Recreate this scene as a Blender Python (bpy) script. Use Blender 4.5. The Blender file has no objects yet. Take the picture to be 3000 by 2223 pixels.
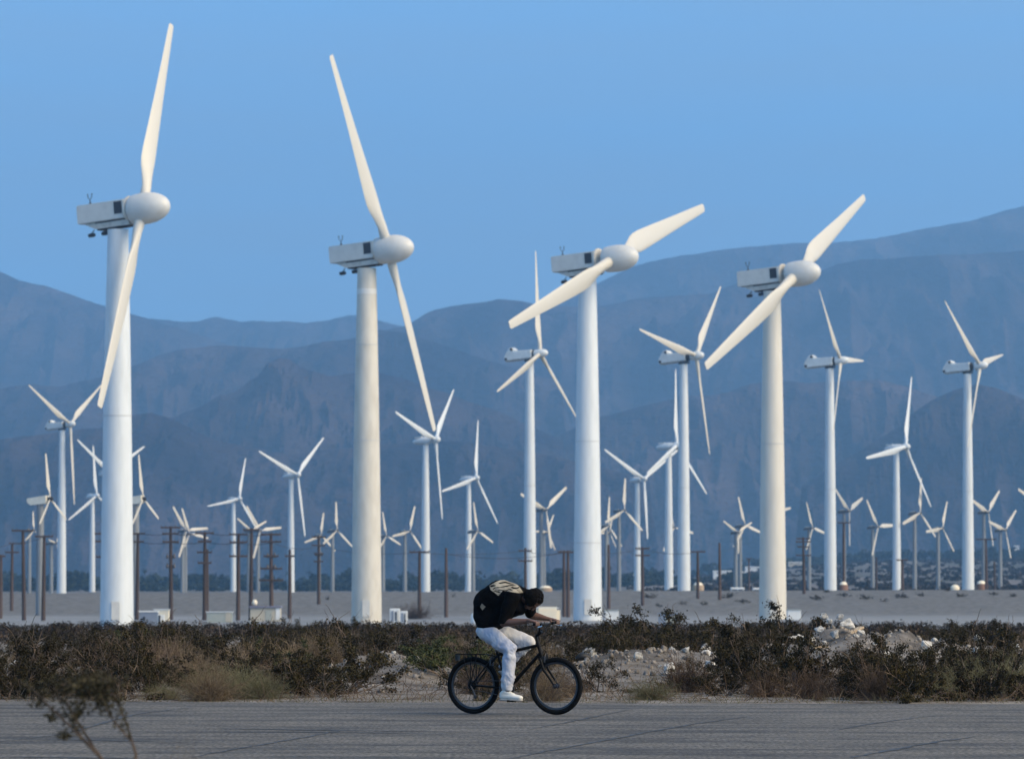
import bpy, bmesh, math, random
import numpy as np
from mathutils import Vector, Matrix, noise
from mathutils.bvhtree import BVHTree

S = bpy.context.scene
COL = S.collection
rad = math.radians
random.seed(7)
RNG = np.random.default_rng(11)

# ------------------------------------------------------------------ camera, world, sun, exposure
F = 14917.0                       # focal length in pixels of the 3000 px wide photograph (179 mm on 36 mm)
CAM_H = 1.5
PITCH = math.atan(603.5 / F)
cam_d = bpy.data.cameras.new('camera')
cam_d.sensor_width = 36.0
cam_d.lens = 36.0 * F / 3000.0
cam_d.clip_start = 0.5
cam_d.clip_end = 60000.0
cam_d.dof.use_dof = True
cam_d.dof.focus_distance = 59.6
cam_d.dof.aperture_fstop = 6.7
cam = bpy.data.objects.new('camera', cam_d)
COL.objects.link(cam)
cam.location = (0, 0, CAM_H)
cam.rotation_euler = (rad(90) + PITCH, 0, 0)
S.camera = cam

SUN_EL, SUN_AZ = rad(36), rad(118)          # azimuth clockwise from the view direction
world = bpy.data.worlds.new("World")
S.world = world
world.use_nodes = True
wn = world.node_tree
sky = wn.nodes.new('ShaderNodeTexSky')
sky.sky_type = 'NISHITA'
sky.sun_disc = False
sky.sun_elevation = SUN_EL
sky.sun_rotation = SUN_AZ
sky.air_density = 1.0
sky.dust_density = 0.3
sky.ozone_density = 5.0
tc = wn.nodes.new('ShaderNodeTexCoord')
vm = wn.nodes.new('ShaderNodeVectorMath'); vm.operation = 'ADD'
vm.inputs[1].default_value = (0, 0, 0.30)   # thin dusk air: the blue of higher sky comes down to the skyline all round
wn.links.new(tc.outputs['Generated'], vm.inputs[0])
vn = wn.nodes.new('ShaderNodeVectorMath'); vn.operation = 'NORMALIZE'
wn.links.new(vm.outputs[0], vn.inputs[0])
wn.links.new(vn.outputs[0], sky.inputs[0])
bg = wn.nodes['Background']
wb = wn.nodes.new('ShaderNodeMix'); wb.data_type = 'RGBA'; wb.blend_type = 'MULTIPLY'; wb.inputs[0].default_value = 1.0
wb.inputs[7].default_value = (.96, 1.15, 1.08, 1)      # the photograph's cool white balance, the same all over the sky
wn.links.new(sky.outputs[0], wb.inputs[6])
mpc = wn.nodes.new('ShaderNodeMapping'); mpc.inputs['Scale'].default_value = (3.0, 3.0, 26.0)
wn.links.new(tc.outputs['Generated'], mpc.inputs[0])
ncl = wn.nodes.new('ShaderNodeTexNoise'); ncl.inputs['Scale'].default_value = 2.2; ncl.inputs['Detail'].default_value = 5
wn.links.new(mpc.outputs[0], ncl.inputs['Vector'])
rcl = wn.nodes.new('ShaderNodeMapRange'); rcl.inputs[1].default_value = .40; rcl.inputs[2].default_value = .72; rcl.inputs[4].default_value = .30   # thin dusk cirrus
wn.links.new(ncl.outputs['Fac'], rcl.inputs[0])
mcl = wn.nodes.new('ShaderNodeMix'); mcl.data_type = 'RGBA'; mcl.inputs[7].default_value = (1.55, 1.75, 1.95, 1)
wn.links.new(rcl.outputs[0], mcl.inputs[0]); wn.links.new(wb.outputs[2], mcl.inputs[6])
wn.links.new(mcl.outputs[2], bg.inputs[0])
bg.inputs[1].default_value = 0.075

sun_d = bpy.data.lights.new('sun', 'SUN')
sun_d.energy = 1.4
sun_d.angle = rad(50)
sun_d.color = (1.0, 0.76, 0.42)
sun = bpy.data.objects.new('sun', sun_d)
COL.objects.link(sun)
sd = Vector((math.sin(SUN_AZ) * math.cos(SUN_EL), math.cos(SUN_AZ) * math.cos(SUN_EL), math.sin(SUN_EL)))
sun.rotation_euler = sd.to_track_quat('Z', 'Y').to_euler()
sun.location = sd * 200

S.view_settings.view_transform = 'Standard'
S.view_settings.look = 'None'
S.view_settings.gamma = 1.0
S.view_settings.use_curve_mapping = False
S.view_settings.exposure = 2.05
S.render.engine = 'CYCLES'
S.cycles.max_bounces = 5
S.cycles.diffuse_bounces = 2
S.cycles.glossy_bounces = 2
S.cycles.volume_bounces = 0
S.cycles.caustics_reflective = False
S.cycles.caustics_refractive = False

# ------------------------------------------------------------------ picture <-> world helpers
CP, SP = math.cos(PITCH), math.sin(PITCH)
def P(px, py, Y):
    """world point at depth Y seen at pixel (px,py) of the 3000x2223 photograph"""
    u = (px - 1500.0) / F
    v = (1111.5 - py) / F
    dy = CP - SP * v
    dz = SP + CP * v
    t = Y / dy
    return Vector((u * t, Y, CAM_H + dz * t))

def project(w):
    """pixel of the photograph at which a world point shows"""
    y, z = w.y, w.z - CAM_H
    f = CP * y + SP * z; up = CP * z - SP * y
    return 1500.0 + F * w.x / f, 1111.5 - F * up / f

def ss(a, b, x):
    t = np.clip((np.asarray(x, float) - a) / (b - a), 0, 1)
    return t * t * (3 - 2 * t)

# value noise in numpy (tileless), used for terrain and mountains
_perm = np.random.default_rng(3).random((256, 256))
def vnoise(x, y):
    x = np.asarray(x, float); y = np.asarray(y, float)
    xi = np.floor(x).astype(int); yi = np.floor(y).astype(int)
    fx = x - xi; fy = y - yi
    fx = fx * fx * (3 - 2 * fx); fy = fy * fy * (3 - 2 * fy)
    g = lambda a, b: _perm[a & 255, b & 255]
    return ((g(xi, yi) * (1 - fx) + g(xi + 1, yi) * fx) * (1 - fy)
            + (g(xi, yi + 1) * (1 - fx) + g(xi + 1, yi + 1) * fx) * fy) * 2 - 1
def fbm(x, y, o=4):
    s = 0; a = 1.0
    for k in range(o):
        s = s + a * vnoise(x * 2 ** k + 17.3 * k, y * 2 ** k + 9.1 * k); a *= .5
    return s / 1.9
def ridged(x, y, o=4):
    s = 0; a = 1.0
    for k in range(o):
        s = s + a * (1 - 2 * np.abs(vnoise(x * 2 ** k + 31.7 * k, y * 2 ** k + 5.9 * k))); a *= .5
    return s / 1.9

ROAD_FAR = 65.3
MOUNDS = [  # px, Y, height, half width x, half depth y
    (1120, 79, .50, 1.35, 4.0), (2420, 97, .54, 2.1, 5.0), (2680, 99, .40, 2.0, 5.0),
    (1780, 84, .34, 1.2, 4.0), (2050, 86, .36, 1.4, 4.5), (140, 92, .30, 1.0, 4.0), (2950, 104, .40, 1.4, 6.0)]
def ground_z(X, Y):
    X = np.asarray(X, float); Y = np.asarray(Y, float)
    z = -3.4 * np.clip((Y - 70) / 540.0, 0, 1)
    u = X / np.maximum(Y, 1.0)
    zc = np.clip(0.3 + 4.0 * u, -.2, .75)
    b = ss(800, 1010, Y)
    z = z * (1 - b) + zc * b
    z = z - (zc + 1.4) * ss(1030, 1300, Y)
    z = z + 23.0 * ss(-.005, .085, u) * ss(1400, 4200, Y)
    rough = ss(67, 74, Y) * (1 - ss(330, 420, Y))
    z = z + rough * .10 * fbm(X * .55, Y * .16, 3)
    z = z + ss(790, 840, Y) * (1 - ss(1000, 1060, Y)) * .14 * fbm(X * .06, Y * .03, 3)
    for (px, my, h, wx, wy) in MOUNDS:
        mx = (px - 1500) / F * my
        z = z + h * np.exp(-((X - mx) / wx) ** 2 - ((Y - my) / wy) ** 2) * (1 + .35 * fbm(X * 1.9, Y * .9, 3))
    return z
def gz(x, y): return float(ground_z(x, y))
def at(px, Y):
    """point of the ground at depth Y in the column of pixel px"""
    x = (px - 1500.0) / F * Y
    return Vector((x, Y, gz(x, Y)))
def row(Y): return F / Y          # pixels per metre at depth Y

# ------------------------------------------------------------------ object helpers
def tag(o, label=None, cat=None, group=None, kind=None):
    if label: o['label'] = label
    if cat: o['category'] = cat
    if group: o['group'] = group
    if kind: o['kind'] = kind
    return o
def empty(name, loc, rz=0.0, label=None, cat=None, group=None):
    o = bpy.data.objects.new(name, None)
    o.empty_display_size = .3
    COL.objects.link(o); o.location = loc; o.rotation_euler = (0, 0, rz)
    return tag(o, label, cat, group)
def link(name, me, parent=None, mtx=None):
    o = bpy.data.objects.new(name, me); COL.objects.link(o)
    if parent is not None: o.parent = parent
    if mtx is not None: o.matrix_local = mtx
    return o
def copy_tree(o, parent=None):
    c = o.copy(); COL.objects.link(c)
    if parent is not None: c.parent = parent; c.matrix_local = o.matrix_local.copy()
    for ch in o.children: copy_tree(ch, c)
    return c

class MB:
    def __init__(s): s.v = []; s.f = []; s.m = []; s.mi = 0
    def add(s, vs, fs):
        n = len(s.v); s.v += [tuple(p) for p in vs]
        s.f += [tuple(i + n for i in f) for f in fs]; s.m += [s.mi] * len(fs); return s
    def box(s, c, size, M=None):
        x, y, z = [k / 2 for k in size]; c = Vector(c)
        vs = [Vector((sx * x, sy * y, sz * z)) for sx in (-1, 1) for sy in (-1, 1) for sz in (-1, 1)]
        if M is not None: vs = [M @ p for p in vs]
        return s.add([p + c for p in vs], [(0, 1, 3, 2), (4, 6, 7, 5), (0, 4, 5, 1), (2, 3, 7, 6), (0, 2, 6, 4), (1, 5, 7, 3)])
    def prism(s, pts, y0, y1):
        """outline in x,z swept in y"""
        n = len(pts)
        vs = [(x, y0, z) for x, z in pts] + [(x, y1, z) for x, z in pts]
        fs = [tuple(range(n)), tuple(range(2 * n - 1, n - 1, -1))]
        fs += [(i, i + n, (i + 1) % n + n, (i + 1) % n) for i in range(n)]
        return s.add(vs, fs)
    def tube(s, path, r, n=8, caps=True, closed=False):
        path = [Vector(p) for p in path]; k = len(path)
        rs = list(r) if hasattr(r, '__len__') else [r] * k
        vs = []; up = None
        for i, p in enumerate(path):
            if closed: d = path[(i + 1) % k] - path[i - 1]
            else: d = path[min(i + 1, k - 1)] - path[max(i - 1, 0)]
            d.normalize()
            if up is None: up = Vector((0, 0, 1)) if abs(d.z) < .9 else Vector((1, 0, 0))
            a = d.cross(up)
            if a.length < 1e-6: a = d.orthogonal()
            a.normalize(); b = a.cross(d).normalized(); up = b
            for j in range(n):
                t = 2 * math.pi * j / n
                vs.append(p + a * (rs[i] * math.cos(t)) + b * (rs[i] * math.sin(t)))
        fs = []
        for i in range(k if closed else k - 1):
            i2 = (i + 1) % k
            for j in range(n):
                j2 = (j + 1) % n
                fs.append((i * n + j, i * n + j2, i2 * n + j2, i2 * n + j))
        if caps and not closed:
            fs.append(tuple(reversed(range(n)))); fs.append(tuple((k - 1) * n + j for j in range(n)))
        return s.add(vs, fs)
    def lathe(s, prof, n=24, axis='z', c=(0, 0, 0)):
        """profile of (radius, height) round an axis"""
        vs = []; c = Vector(c); k = len(prof)
        for r, h in prof:
            for j in range(n):
                t = 2 * math.pi * j / n
                a, b = r * math.cos(t), r * math.sin(t)
                vs.append(c + Vector({'z': (a, b, h), 'x': (h, a, b), 'y': (b, h, a)}[axis]))
        fs = [(i * n + j, i * n + (j + 1) % n, (i + 1) * n + (j + 1) % n, (i + 1) * n + j) for i in range(k - 1) for j in range(n)]
        if prof[0][0] > 1e-6: fs.append(tuple(reversed(range(n))))
        if prof[-1][0] > 1e-6: fs.append(tuple((k - 1) * n + j for j in range(n)))
        return s.add(vs, fs)
    def mesh(s, name, mats, smooth=None):
        me = bpy.data.meshes.new(name)
        me.from_pydata(s.v, [], s.f)
        for m in (mats if isinstance(mats, (list, tuple)) else [mats]): me.materials.append(m)
        if any(s.m): me.polygons.foreach_set('material_index', s.m)
        me.validate()
        if smooth is not None:
            me.polygons.foreach_set('use_smooth', [True] * len(me.polygons))
            me.set_sharp_from_angle(angle=rad(smooth))
        me.update(); return me
    def build(s, name, mats, parent=None, smooth=None, mtx=None):
        return link(name, s.mesh(name, mats, smooth), parent, mtx)

def fast_mesh(name, V, Fa, mat):
    """numpy arrays of vertices and equally sized faces"""
    me = bpy.data.meshes.new(name)
    V = np.asarray(V, np.float32); Fa = np.asarray(Fa, np.int32)
    k = Fa.shape[1]
    me.vertices.add(len(V)); me.vertices.foreach_set('co', V.ravel())
    me.loops.add(Fa.size); me.loops.foreach_set('vertex_index', Fa.ravel())
    me.polygons.add(len(Fa)); me.polygons.foreach_set('loop_start', np.arange(0, Fa.size, k, dtype=np.int32))
    me.polygons.foreach_set('loop_total', np.full(len(Fa), k, np.int32))
    for m in (mat if isinstance(mat, (list, tuple)) else [mat]): me.materials.append(m)
    me.update(calc_edges=True); me.validate()
    return me

# ------------------------------------------------------------------ materials
def mat(name, col, rough=.6, col2=None, scale=4.0, detail=4.0, stretch=(1, 1, 1), lo=.35, hi=.65, bump=0.0, bscale=None,
        rnd=0.0, metal=0.0, spec=.5, trans=0.0):
    m = bpy.data.materials.new(name); m.use_nodes = True
    nt = m.node_tree; b = nt.nodes['Principled BSDF']
    b.inputs['Roughness'].default_value = rough
    b.inputs['Metallic'].default_value = metal
    b.inputs['Specular IOR Level'].default_value = spec
    b.inputs['Base Color'].default_value = (*col, 1)
    src = None
    t = nt.nodes.new('ShaderNodeTexCoord'); mp = nt.nodes.new('ShaderNodeMapping')
    mp.inputs['Scale'].default_value = stretch
    nt.links.new(t.outputs['Object'], mp.inputs[0])
    if col2 is not None:
        n = nt.nodes.new('ShaderNodeTexNoise'); n.inputs['Scale'].default_value = scale; n.inputs['Detail'].default_value = detail
        nt.links.new(mp.outputs[0], n.inputs['Vector'])
        r = nt.nodes.new('ShaderNodeValToRGB')
        r.color_ramp.elements[0].position = lo; r.color_ramp.elements[0].color = (*col, 1)
        r.color_ramp.elements[1].position = hi; r.color_ramp.elements[1].color = (*col2, 1)
        nt.links.new(n.outputs['Fac'], r.inputs[0]); src = r.outputs[0]
        nt.links.new(src, b.inputs['Base Color'])
    if rnd > 0:
        oi = nt.nodes.new('ShaderNodeObjectInfo'); hs = nt.nodes.new('ShaderNodeHueSaturation')
        ma = nt.nodes.new('ShaderNodeMath'); ma.operation = 'MULTIPLY_ADD'
        ma.inputs[1].default_value = 2 * rnd; ma.inputs[2].default_value = 1 - rnd
        nt.links.new(oi.outputs['Random'], ma.inputs[0]); nt.links.new(ma.outputs[0], hs.inputs['Value'])
        hs.inputs['Color'].default_value = (*col, 1)
        if src is not None: nt.links.new(src, hs.inputs['Color'])
        nt.links.new(hs.outputs[0], b.inputs['Base Color'])
    if bump > 0:
        n2 = nt.nodes.new('ShaderNodeTexNoise'); n2.inputs['Scale'].default_value = bscale or scale * 3; n2.inputs['Detail'].default_value = 5
        nt.links.new(mp.outputs[0], n2.inputs['Vector'])
        bp = nt.nodes.new('ShaderNodeBump'); bp.inputs['Strength'].default_value = bump; bp.inputs['Distance'].default_value = .05
        nt.links.new(n2.outputs['Fac'], bp.inputs['Height']); nt.links.new(bp.outputs[0], b.inputs['Normal'])
    return m

M = {}
M['tower'] = mat('tower paint', (.62, .645, .65), .5, (.54, .565, .57), 1.6, 5, (1, 1, .18), .4, .75)
M['tower_dirty'] = mat('stained tower paint', (.57, .535, .46), .55, (.46, .425, .36), 1.1, 9, (1, 1, .35), .40, .80)
M['tower_cream'] = mat('cream tower paint', (.60, .56, .48), .5, (.53, .495, .425), 1.4, 5, (1, 1, .16), .42, .78)
M['blade'] = mat('blade gelcoat', (.56, .525, .45), .45, (.50, .465, .40), .9, 4, (1, 1, .3), .4, .8)
M['nacelle'] = mat('nacelle panel', (.58, .565, .52), .55, (.50, .485, .45), 1.3, 5, (1, 1, 1), .4, .8)
M['spinner'] = mat('spinner shell', (.56, .55, .515), .45, (.50, .49, .455), 1.0, 4, (1, 1, 1), .4, .8)
M['seam'] = mat('seam steel', (.45, .45, .44), .6)
M['band'] = mat('white band paint', (.64, .62, .57), .5)
M['dark'] = mat('dark metal', (.02, .022, .028), .6)
M['vent'] = mat('vent louvre', (.05, .055, .075), .6)
M['bed'] = mat('bedplate', (.50, .48, .43), .6, (.30, .28, .25), 1.5, 5, (1, 1, 1), .45, .75)
M['c_tower'] = mat('galvanised tower', (.20, .215, .225), .55, (.16, .17, .18), 1.2, 4, (1, 1, .2))
M['c_nacelle'] = mat('dark nacelle', (.06, .062, .07), .6, (.12, .12, .12), 2.0)
M['e_nacelle'] = mat('cream nacelle', (.70, .66, .56), .55, (.62, .58, .48), 1.2)
M['b_nacelle'] = mat('grey white nacelle', (.66, .675, .66), .5, (.58, .595, .58), 1.0)
M['wood'] = mat('weathered pole wood', (.045, .028, .022), .85, (.075, .047, .036), 1.5, 6, (2, 2, .15), rnd=.2)
M['insul'] = mat('insulator', (.06, .055, .055), .4)
M['tranny'] = mat('transformer can', (.22, .23, .25), .5)
M['wire'] = mat('wire', (.02, .02, .024), .6)

# ------------------------------------------------------------------ ground, road
def grid(xs, ys, zf):
    X, Yg = np.meshgrid(xs, ys); Z = zf(X, Yg)
    V = np.stack([X, Yg, Z], -1).reshape(-1, 3)
    nx, ny = len(xs), len(ys)
    i = np.arange(nx - 1)[None, :] + np.arange(ny - 1)[:, None] * nx
    Fq = np.stack([i, i + 1, i + nx + 1, i + nx], -1).reshape(-1, 4)
    return V, Fq

def ground_material():
    m = bpy.data.materials.new('desert ground'); m.use_nodes = True
    nt = m.node_tree; b = nt.nodes['Principled BSDF']; b.inputs['Roughness'].default_value = .95; b.inputs['Specular IOR Level'].default_value = .2
    N = nt.nodes.new; L = nt.links.new
    g = N('ShaderNodeNewGeometry'); sx = N('ShaderNodeSeparateXYZ'); L(g.outputs['Position'], sx.inputs[0])
    def noise_(scale, det, stretch=(1, 1, 1)):
        mp = N('ShaderNodeMapping'); mp.inputs['Scale'].default_value = stretch; L(g.outputs['Position'], mp.inputs[0])
        n = N('ShaderNodeTexNoise'); n.inputs['Scale'].default_value = scale; n.inputs['Detail'].default_value = det
        L(mp.outputs[0], n.inputs['Vector']); return n.outputs['Fac']
    def ramp(f, a, ca, b_, cb):
        r = N('ShaderNodeValToRGB'); r.color_ramp.elements[0].position = a; r.color_ramp.elements[0].color = (*ca, 1)
        r.color_ramp.elements[1].position = b_; r.color_ramp.elements[1].color = (*cb, 1); L(f, r.inputs[0]); return r.outputs[0]
    def mapr(v, a, b_):
        r = N('ShaderNodeMapRange'); r.inputs[1].default_value = a; r.inputs[2].default_value = b_; r.interpolation_type = 'SMOOTHSTEP'
        L(v, r.inputs[0]); return r.outputs[0]
    def mix(f, a, c):
        x = N('ShaderNodeMix'); x.data_type = 'RGBA'; L(f, x.inputs[0]); L(a, x.inputs[6]); L(c, x.inputs[7]); return x.outputs[2]
    dirt = ramp(noise_(1.3, 9), .33, (.060, .050, .041), .66, (.215, .19, .162))          # brush zone: grit, pale silt
    plain = ramp(noise_(.09, 8, (1, .35, 1)), .35, (.18, .182, .18), .7, (.235, .237, .235))  # grey sand of the flat
    bank = ramp(noise_(.8, 10, (1, .3, 1)), .34, (.095, .090, .080), .68, (.165, .157, .146))  # gravel bank
    far = ramp(noise_(.035, 8, (1, .22, 1)), .40, (.075, .075, .06), .62, (.17, .146, .128))     # scrubby valley floor
    c = mix(mapr(sx.outputs[1], 330, 480), dirt, plain)
    c = mix(mapr(sx.outputs[1], 790, 850), c, bank)
    c = mix(mapr(sx.outputs[1], 1030, 1150), c, far)
    L(c, b.inputs['Base Color'])
    bp = N('ShaderNodeBump'); bp.inputs['Strength'].default_value = .6; bp.inputs['Distance'].default_value = .06
    L(noise_(6.0, 6), bp.inputs['Height']); L(bp.outputs[0], b.inputs['Normal'])
    return m

GM = ground_material()
# one sheet of ground from behind the camera to beyond the mountains, its columns fanning out with distance
ys = np.concatenate([np.linspace(-60, 60, 7), np.linspace(64, 130, 90), np.linspace(131.5, 420, 120), np.linspace(430, 780, 16),
                     np.linspace(790, 1320, 80), np.linspace(1360, 4500, 50), np.linspace(4800, 16500, 20)])
us = np.concatenate([[-3.2, -1.6, -.8, -.4, -.2], np.linspace(-.115, .115, 300), [.2, .4, .8, 1.6, 3.2]])
half = np.interp(ys, [-60, 60, 420, 1300, 16500], [300, 300, 700, 1600, 3900]) / 3.2
Xg = np.where(np.abs(us)[None, :] <= .1151, us[None, :] * np.maximum(ys, 60)[:, None],
              np.sign(us)[None, :] * (np.maximum(ys, 60)[:, None] * .115 + (np.abs(us)[None, :] - .115) / 3.085 * np.maximum(half * 3.2 - np.maximum(ys, 60) * .115, 20)[:, None]))
Yg = np.repeat(ys[:, None], len(us), 1)
Zg = ground_z(Xg, Yg)
Zg = np.where(Yg < 66, Zg - .03, Zg)
Vg = np.stack([Xg, Yg, Zg], -1).reshape(-1, 3)
nx, ny = len(us), len(ys)
ii = np.arange(nx - 1)[None, :] + np.arange(ny - 1)[:, None] * nx
me = fast_mesh('ground', Vg, np.stack([ii, ii + 1, ii + nx + 1, ii + nx], -1).reshape(-1, 4), GM)
me.polygons.foreach_set('use_smooth', [True] * len(me.polygons))
ground = tag(link('ground', me), 'dry desert ground with sandy flat and gravel bank', kind='structure')

def road_material():
    m = bpy.data.materials.new('old asphalt'); m.use_nodes = True
    nt = m.node_tree; b = nt.nodes['Principled BSDF']; b.inputs['Roughness'].default_value = .85; b.inputs['Specular IOR Level'].default_value = .3
    N = nt.nodes.new; L = nt.links.new
    g = N('ShaderNodeNewGeometry')
    def noise_(scale, det, stretch=(1, 1, 1), dist=0):
        mp = N('ShaderNodeMapping'); mp.inputs['Scale'].default_value = stretch; L(g.outputs['Position'], mp.inputs[0])
        n = N('ShaderNodeTexNoise'); n.inputs['Scale'].default_value = scale; n.inputs['Detail'].default_value = det; n.inputs['Distortion'].default_value = dist
        L(mp.outputs[0], n.inputs['Vector']); return n.outputs['Fac']
    def ramp(f, a, ca, b_, cb):
        r = N('ShaderNodeValToRGB'); r.color_ramp.elements[0].position = a; r.color_ramp.elements[0].color = (*ca, 1)
        r.color_ramp.elements[1].position = b_; r.color_ramp.elements[1].color = (*cb, 1); L(f, r.inputs[0]); return r.outputs[0]
    def mul(a, c, f=1.0):
        x = N('ShaderNodeMix'); x.data_type = 'RGBA'; x.blend_type = 'MULTIPLY'; x.inputs[0].default_value = f; L(a, x.inputs[6]); L(c, x.inputs[7]); return x.outputs[2]
    base = ramp(noise_(.35, 6, (1, .25, 1)), .3, (.106, .095, .080), .7, (.144, .130, .110))
    grit = ramp(noise_(26, 4, (1, .22, 1)), .34, (.48, .48, .48), .68, (1.45, 1.45, 1.45))
    streak = ramp(noise_(1.0, 6, (.35, 1.1, 1)), .38, (.50, .51, .54), .56, (1, 1, 1))   # old tyre rubber lying in the wheel tracks
    fine = ramp(noise_(2.6, 8, (.9, 1.0, 1), .6), .36, (.72, .73, .75), .50, (1, 1, 1))
    L(mul(mul(mul(base, grit), streak), fine), b.inputs['Base Color'])
    bp = N('ShaderNodeBump'); bp.inputs['Strength'].default_value = .5; bp.inputs['Distance'].default_value = .02
    L(noise_(40, 4), bp.inputs['Height']); L(bp.outputs[0], b.inputs['Normal'])
    return m
# road: thick slab with a ragged far edge
xs = np.concatenate([[-300, -100, -40, -15], np.linspace(-8.5, 8.5, 240), [15, 40, 100, 300]])
edge = ROAD_FAR + .35 * fbm(xs * .35, xs * 0 + 2.0, 3) + .16 * fbm(xs * 2.4, xs * 0 + 5.0, 3) - .012 * np.clip(xs, -9, 9) * 9
mb = MB()
lines = [[(x, 30, -.16) for x in xs], [(x, 30.1, .004) for x in xs], [(x, 40, .004) for x in xs], [(x, 58, .004) for x in xs],
         [(x, e, .004) for x, e in zip(xs, edge)], [(x, e + .02, -.16) for x, e in zip(xs, edge)]]
n = len(xs)
mb.add([p for l in lines for p in l], [(r * n + i, r * n + i + 1, (r + 1) * n + i + 1, (r + 1) * n + i) for r in range(len(lines) - 1) for i in range(n - 1)])
road = tag(mb.build('road', road_material()), 'cracked grey asphalt road across the foreground', kind='structure')
M['tar'] = mat('tar filled crack', (.022, .023, .026), .75, (.05, .05, .05), 3.0)
def crack(pts, w0=.05, seed=0):
    """a crack of the asphalt through picture points lying on the road"""
    r = random.Random(seed); W = []
    for (px, py) in pts:
        Y = CAM_H * F / (py - 1715.0); W.append(Vector(((px - 1500) / F * Y, Y, 0)))
    Q = []
    for a, b in zip(W[:-1], W[1:]):
        k = max(2, int((b - a).length / .22))
        Q += [a.lerp(b, i / k) for i in range(k)]
    Q.append(W[-1])
    mbc = MB(); vs = []; m = len(Q)
    for i, q in enumerate(Q):
        t = i / (m - 1); w = w0 * (.35 + .65 * math.sin(math.pi * min(max(t, .06), .94))) * r.uniform(.55, 1.25)
        j = Vector((r.uniform(-.022, .022), r.uniform(-.05, .05), 0))
        d = (Q[min(i + 1, m - 1)] - Q[max(i - 1, 0)]).normalized(); s_ = Vector((d.y, -d.x, 0)) * w / 2
        vs += [q + j + s_ + Vector((0, 0, .0085)), q + j - s_ + Vector((0, 0, .0085))]
    mbc.add(vs, [(2 * i, 2 * i + 2, 2 * i + 3, 2 * i + 1) for i in range(m - 1)])
    return mbc.build('crack', M['tar'], road)
for k, (pts, w) in enumerate([
    ([(-20, 2174), (190, 2150), (330, 2110), (420, 2088), (560, 2073), (700, 2065)], .05),
    ([(560, 2218), (700, 2192), (900, 2158), (1000, 2140)], .055),
    ([(1480, 2225), (1600, 2200), (1750, 2172), (1900, 2144), (2050, 2118), (2190, 2098)], .06),
    ([(1550, 2135), (1650, 2118), (1760, 2095), (1850, 2078)], .04),
    ([(2440, 2140), (2560, 2118), (2680, 2102), (2740, 2096)], .045),
    ([(2490, 2219), (2600, 2198), (2740, 2172), (2860, 2158)], .08),
    ([(640, 2133), (900, 2138), (1150, 2141), (1380, 2143)], .16),
    ([(670, 2145), (900, 2144), (1120, 2147), (1320, 2150)], .14),
    ([(60, 2165), (300, 2168), (450, 2172), (600, 2174)], .14),
    ([(-10, 2217), (200, 2218), (400, 2221)], .16)]):
    crack(pts, w, k)

# ------------------------------------------------------------------ mountains
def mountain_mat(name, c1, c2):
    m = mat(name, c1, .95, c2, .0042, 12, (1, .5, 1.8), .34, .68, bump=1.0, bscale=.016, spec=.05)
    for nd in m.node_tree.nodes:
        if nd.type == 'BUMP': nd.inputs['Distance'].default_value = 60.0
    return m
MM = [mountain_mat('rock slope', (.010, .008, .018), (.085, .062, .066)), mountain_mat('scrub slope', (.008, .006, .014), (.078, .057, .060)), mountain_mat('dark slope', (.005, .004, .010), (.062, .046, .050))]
def mountain(name, pts, Yc, mi, label, slope=2.3, amp=1.0, seed=0, nxn=560, nyn=90):
    pts = sorted(pts)
    px = np.linspace(pts[0][0], pts[-1][0], nxn)
    py = np.interp(px, [p[0] for p in pts], [p[1] for p in pts])
    k = np.ones(7) / 7; pys = np.convolve(np.pad(py, 3, 'edge'), k, 'valid'); py = .6 * pys + .4 * py
    u = (px - 1500) / F
    H = CAM_H + (1715 - py) / F * Yc
    H = H + Yc / F * 3.0 * fbm(px * .021 + seed, px * 0 + seed, 4)
    H0 = H.max()
    depth = H0 * slope
    v = np.linspace(0, 1.35, nyn)
    yy = Yc - depth + depth * v
    X = u[None, :] * Yc + 0 * yy[:, None]
    Yy = np.repeat(yy[:, None], nxn, 1)
    t = np.clip(v, 0, 1)[:, None]
    prof = t ** 1.35 * .8 + t * .2
    Z = -12 + (H[None, :] + 12) * prof
    env = np.sin(np.pi * np.clip(v, 0, 1))[:, None] ** .8
    sc = 1.0 / (H0 * .55)
    Z = Z + env * amp * H[None, :] * (.20 * ridged(X * sc + seed * 3.1 + .5 * fbm(X * sc, Yy * sc * .4, 2), Yy * sc * .30 + seed, 6) + .20 * ridged(X * sc * 3.3 + seed + .6 * fbm(X * sc * 2, Yy * sc, 2), Yy * sc * 1.1 + seed * 2, 4))
    Z = np.where(v[:, None] > 1, (H[None, :] + 12) * (1 - (v[:, None] - 1) * 2.2) - 12, Z)
    # nothing on the near face may stand above the crest as seen from the plain
    lim = CAM_H + (H[None, :] - CAM_H) * Yy / Yc - 1.0
    Z = np.where(v[:, None] < 1, np.minimum(Z, lim), Z)
    V = np.stack([X, Yy, Z], -1).reshape(-1, 3)
    i = np.arange(nxn - 1)[None, :] + np.arange(nyn - 1)[:, None] * nxn
    me = fast_mesh(name, V, np.stack([i, i + 1, i + nxn + 1, i + nxn], -1).reshape(-1, 4), MM[mi])
    me.polygons.foreach_set('use_smooth', [True] * len(me.polygons))
    return tag(link(name, me), label, kind='structure')
mountain('mountain_ridge', [(-500, 700), (-200, 740), (0, 792), (58, 819), (128, 834), (204, 860), (280, 886), (326, 901), (385, 919), (443, 934), (525, 958), (620, 992), (760, 1040), (950, 1110), (1150, 1200)], 13000, 0,
         'pale blue mountain ridge falling from the left edge', seed=1)
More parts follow.
